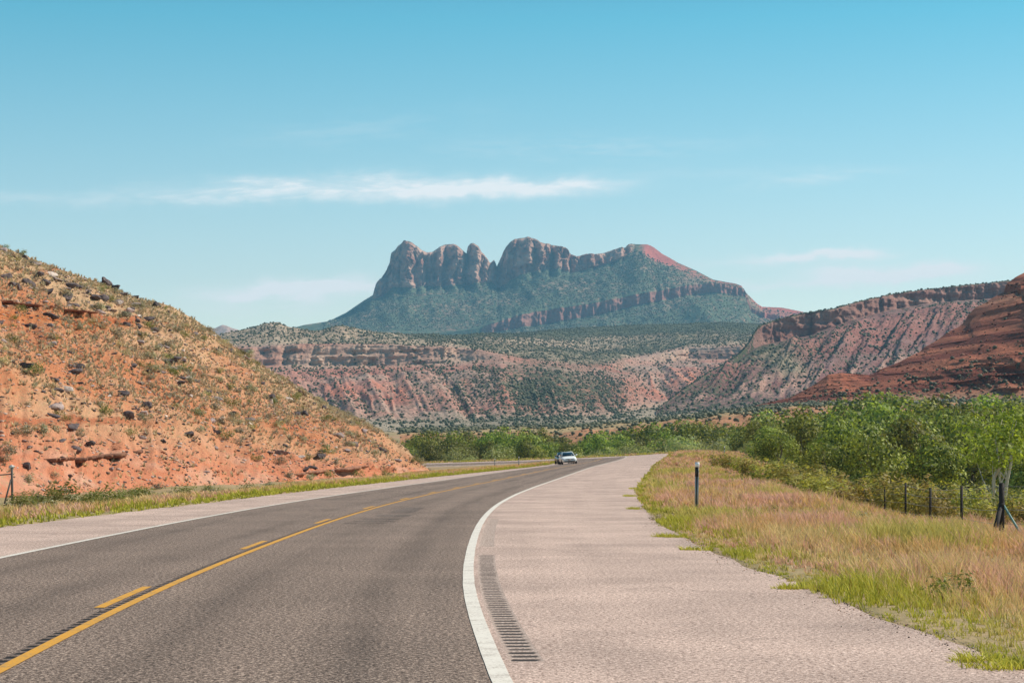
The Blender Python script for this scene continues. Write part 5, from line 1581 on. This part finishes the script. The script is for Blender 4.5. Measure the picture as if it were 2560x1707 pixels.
def build_car(paint_m, x, y, z, yaw, label):
    """nose towards -y; metres"""
    e = empty('car', (x, y, z), label, 'car', None, yaw)
    S = [(-2.34, .60, .30, .60), (-2.28, .76, .23, .68), (-2.10, .86, .20, .75), (-1.80, .90, .19, .80), (-1.35, .915, .19, .86), (-0.95, .92, .19, .93), (0.0, .92, .19, .96), (1.2, .92, .19, .98), (1.75, .91, .20, 1.02), (2.15, .86, .24, 1.00), (2.30, .76, .32, .94), (2.36, .60, .42, .86)]
    rows = []
    for yy_, w_, z0, z1 in S:
        hgt_ = z1 - z0
        half = [(0, z0), (w_ * .80, z0), (w_ * .97, z0 + .16 * hgt_), (w_, z0 + .50 * hgt_), (w_ * .985, z0 + .72 * hgt_), (w_ * .93, z0 + .90 * hgt_), (w_ * .80, z0 + .985 * hgt_), (w_ * .4, z1 + .012), (0, z1 + .018)]
        full = half + [(-a, b_) for a, b_ in half[-2:0:-1]]
        rows.append([(a, yy_, b_) for a, b_ in full])
    Vb = np.array(rows)
    R_, C_ = Vb.shape[:2]
    q = []
    for r in range(R_ - 1):
        for c in range(C_):
            q.append([r * C_ + c, r * C_ + (c + 1) % C_, (r + 1) * C_ + (c + 1) % C_, (r + 1) * C_ + c])
    Vf = np.concatenate([Vb.reshape(-1, 3), [[0, -2.35, .45], [0, 2.37, .64]]])
    t_ = [[R_ * C_, (c + 1) % C_, c] for c in range(C_)] + [[R_ * C_ + 1, (R_ - 1) * C_ + c, (R_ - 1) * C_ + (c + 1) % C_] for c in range(C_)]
    body = obj('body', add_mesh('body', Vf, [np.array(q), np.array(t_)], paint_m, True), e)
    mod = body.modifiers.new('smooth', 'SUBSURF')
    mod.levels = mod.render_levels = 1
    # cabin: roof and pillars in body colour, glass set between them
    bl = [(-.80, -1.02, .93), (.80, -1.02, .93), (.83, 0.0, .95), (.83, 1.0, .97), (.74, 1.86, 1.01), (-.74, 1.86, 1.01), (-.83, 1.0, .97), (-.83, 0.0, .95)]
    tl = [(-.57, -.22, 1.42), (.57, -.22, 1.42), (.60, .25, 1.455), (.60, .70, 1.45), (.54, 1.10, 1.41), (-.54, 1.10, 1.41), (-.60, .70, 1.45), (-.60, .25, 1.455)]
    bl, tl = np.array(bl), np.array(tl)

    def pane(idx, name, inset=0.06):
        c4 = np.array([bl[idx[0]], bl[idx[1]], tl[idx[1]], tl[idx[0]]])
        cen = c4.mean(0)
        nrm_ = np.cross(c4[1] - c4[0], c4[3] - c4[0])
        nrm_ /= np.linalg.norm(nrm_)
        if nrm_ @ (cen - np.array([0, .4, 1.1])) < 0: nrm_ = -nrm_
        c4 = cen + (c4 - cen) * (1 - inset * 2)
        Vp = np.concatenate([c4 + nrm_ * 0.012, c4 - nrm_ * 0.01])
        obj(name, MB().add(Vp, [[0, 1, 2, 3], [7, 6, 5, 4], [0, 4, 5, 1], [1, 5, 6, 2], [2, 6, 7, 3], [3, 7, 4, 0]]).mesh(name, M_glass), e)

    cab = MB().add(np.concatenate([bl, tl]), [[k_, (k_ + 1) % 8, 8 + (k_ + 1) % 8, 8 + k_] for k_ in range(8)] + [[8, 9, 10, 15], [15, 10, 11, 14], [14, 11, 12, 13]])
    obj('cabin', cab.mesh('cabin', paint_m), e)
    pane((0, 1), 'windscreen', 0.035)
    pane((4, 5), 'rear_window', 0.05)
    for a in ((1, 2), (2, 3), (3, 4), (7, 0), (6, 7), (5, 6)): pane(a, 'side_window', 0.07)
    g = MB()
    xs = np.linspace(-.52, .52, 9)
    top = np.stack([xs, -2.365 + .04 * (np.abs(xs) / .6) ** 2, .625 + .025 * (np.abs(xs) / .6) ** 2], -1)
    bot = top - [0, .006, .085] + np.stack([0 * xs, 0 * xs, .05 * (np.abs(xs) / .52) ** 3], -1)
    g.add(np.concatenate([top, bot, top + [0, .06, 0], bot + [0, .06, 0]]), [[k_, k_ + 1, 9 + k_ + 1, 9 + k_] for k_ in range(8)] + [[k_, 18 + k_, 18 + k_ + 1, k_ + 1] for k_ in range(8)] + [[9 + k_, 9 + k_ + 1, 27 + k_ + 1, 27 + k_] for k_ in range(8)])
    obj('grille', g.mesh('grille', M_black), e)
    xs = np.linspace(-.64, .64, 9)
    top = np.stack([xs, -2.385 + .05 * (np.abs(xs) / .66) ** 2, .40 + 0 * xs], -1)
    bot = top - [0, -.02, .11]
    g = MB().add(np.concatenate([top, bot, top + [0, .10, 0], bot + [0, .10, 0]]), [[k_, k_ + 1, 9 + k_ + 1, 9 + k_] for k_ in range(8)] + [[k_, 18 + k_, 18 + k_ + 1, k_ + 1] for k_ in range(8)] + [[9 + k_, 9 + k_ + 1, 27 + k_ + 1, 27 + k_] for k_ in range(8)])
    obj('lower_intake', g.mesh('lower_intake', M_black), e)
    for s_ in (-1, 1):
        hl = MB().add(np.array([[s_ * .54, -2.27, .655], [s_ * .82, -2.12, .72], [s_ * .84, -2.06, .645], [s_ * .56, -2.29, .60], [s_ * .54, -2.2, .655], [s_ * .80, -2.0, .72], [s_ * .82, -1.98, .645], [s_ * .56, -2.2, .60]]),
                      [[0, 1, 2, 3], [4, 7, 6, 5], [0, 4, 5, 1], [1, 5, 6, 2], [2, 6, 7, 3], [3, 7, 4, 0]])
        obj('headlight', hl.mesh('headlight', M_lamp), e)
        mr = MB()
        Vm, Fm = sub_ico(1)
        mr.add(Vm * [.12, .09, .085] + [s_ * 1.02, -.62, 1.03], None, Fm)
        mr.tube([(s_ * .84, -.60, .96), (s_ * .98, -.61, 1.0)], 0.025, 6)
        obj('mirror', mr.mesh('mirror', paint_m, True), e)
    for s_ in (-1, 1):
        for yy_ in (-1.42, 1.36):
            wl = MB()
            prof = [(.0, .205), (.02, .29), (.03, .32), (.10, .332), (.17, .332), (.21, .32), (.22, .29), (.22, .205)]
            Vt = np.array([[(s_ * (.94 - p_[0])), yy_ + p_[1] * math.cos(a), .333 + p_[1] * math.sin(a)] for a in np.linspace(0, 2 * math.pi, 25)[:-1] for p_ in prof])
            k_ = len(prof)
            wl.add(Vt, [[i_ * k_ + j_, i_ * k_ + j_ + 1, ((i_ + 1) % 24) * k_ + j_ + 1, ((i_ + 1) % 24) * k_ + j_] for i_ in range(24) for j_ in range(k_ - 1)])
            wo_ = obj('wheel', wl.mesh('wheel', M_tyre, True), e)
            rm = MB().tube([(s_ * .90, yy_, .333), (s_ * .74, yy_, .333)], [.205, .20], 20)
            for a in np.arange(5) * 2 * math.pi / 5:
                rm.tube([(s_ * .925, yy_ + .03 * math.cos(a), .333 + .03 * math.sin(a)), (s_ * .915, yy_ + .19 * math.cos(a), .333 + .19 * math.sin(a))], 0.02, 5)
            obj('rim', rm.mesh('rim', M_rim), wo_)
    obj('licence_plate', MB().box((0, -2.385, .50), (.34, .02, .12)).mesh('licence_plate', M_plate), e)
    return e


def on_road(u_, d):
    x = (u_ - UC) / F * d
    i, o = nearest(np.array([x]), np.array([d]))
    return x, d, float(CZ[i[0]] + EE[i[0]] * o[0])


cx_, cy_, cz_ = on_road(1420, 236)
build_car(M_carwhite, cx_, cy_, cz_ + 0.02, math.radians(4), 'white saloon car rounding the far bend towards us').rotation_euler.y = -0.078
cx_, cy_, cz_ = on_road(1409, 249)
build_car(M_carteal, cx_, cy_, cz_ + 0.02, math.radians(5), 'dark teal car following close behind the white car').rotation_euler.y = -0.078


# ------------------------------------------------------------------ the air between here and the mountain
m = bpy.data.materials.new('air')
m.use_nodes = True
n = N(m.node_tree)
out = n.new('ShaderNodeOutputMaterial')
pv = n.new('ShaderNodeVolumePrincipled')
pv.inputs['Color'].default_value = (0.32, 0.70, 1.0, 1)
pv.inputs['Density'].default_value = 6.8e-5
pv.inputs['Anisotropy'].default_value = 0.0
n.t.links.new(pv.outputs[0], out.inputs[1])
hz = MB().box((0, 4350, 385), (21000, 9100, 840))
structure('haze', hz.mesh('haze', m), 'thin blue air between the road and the mountain', 'haze', 'stuff')
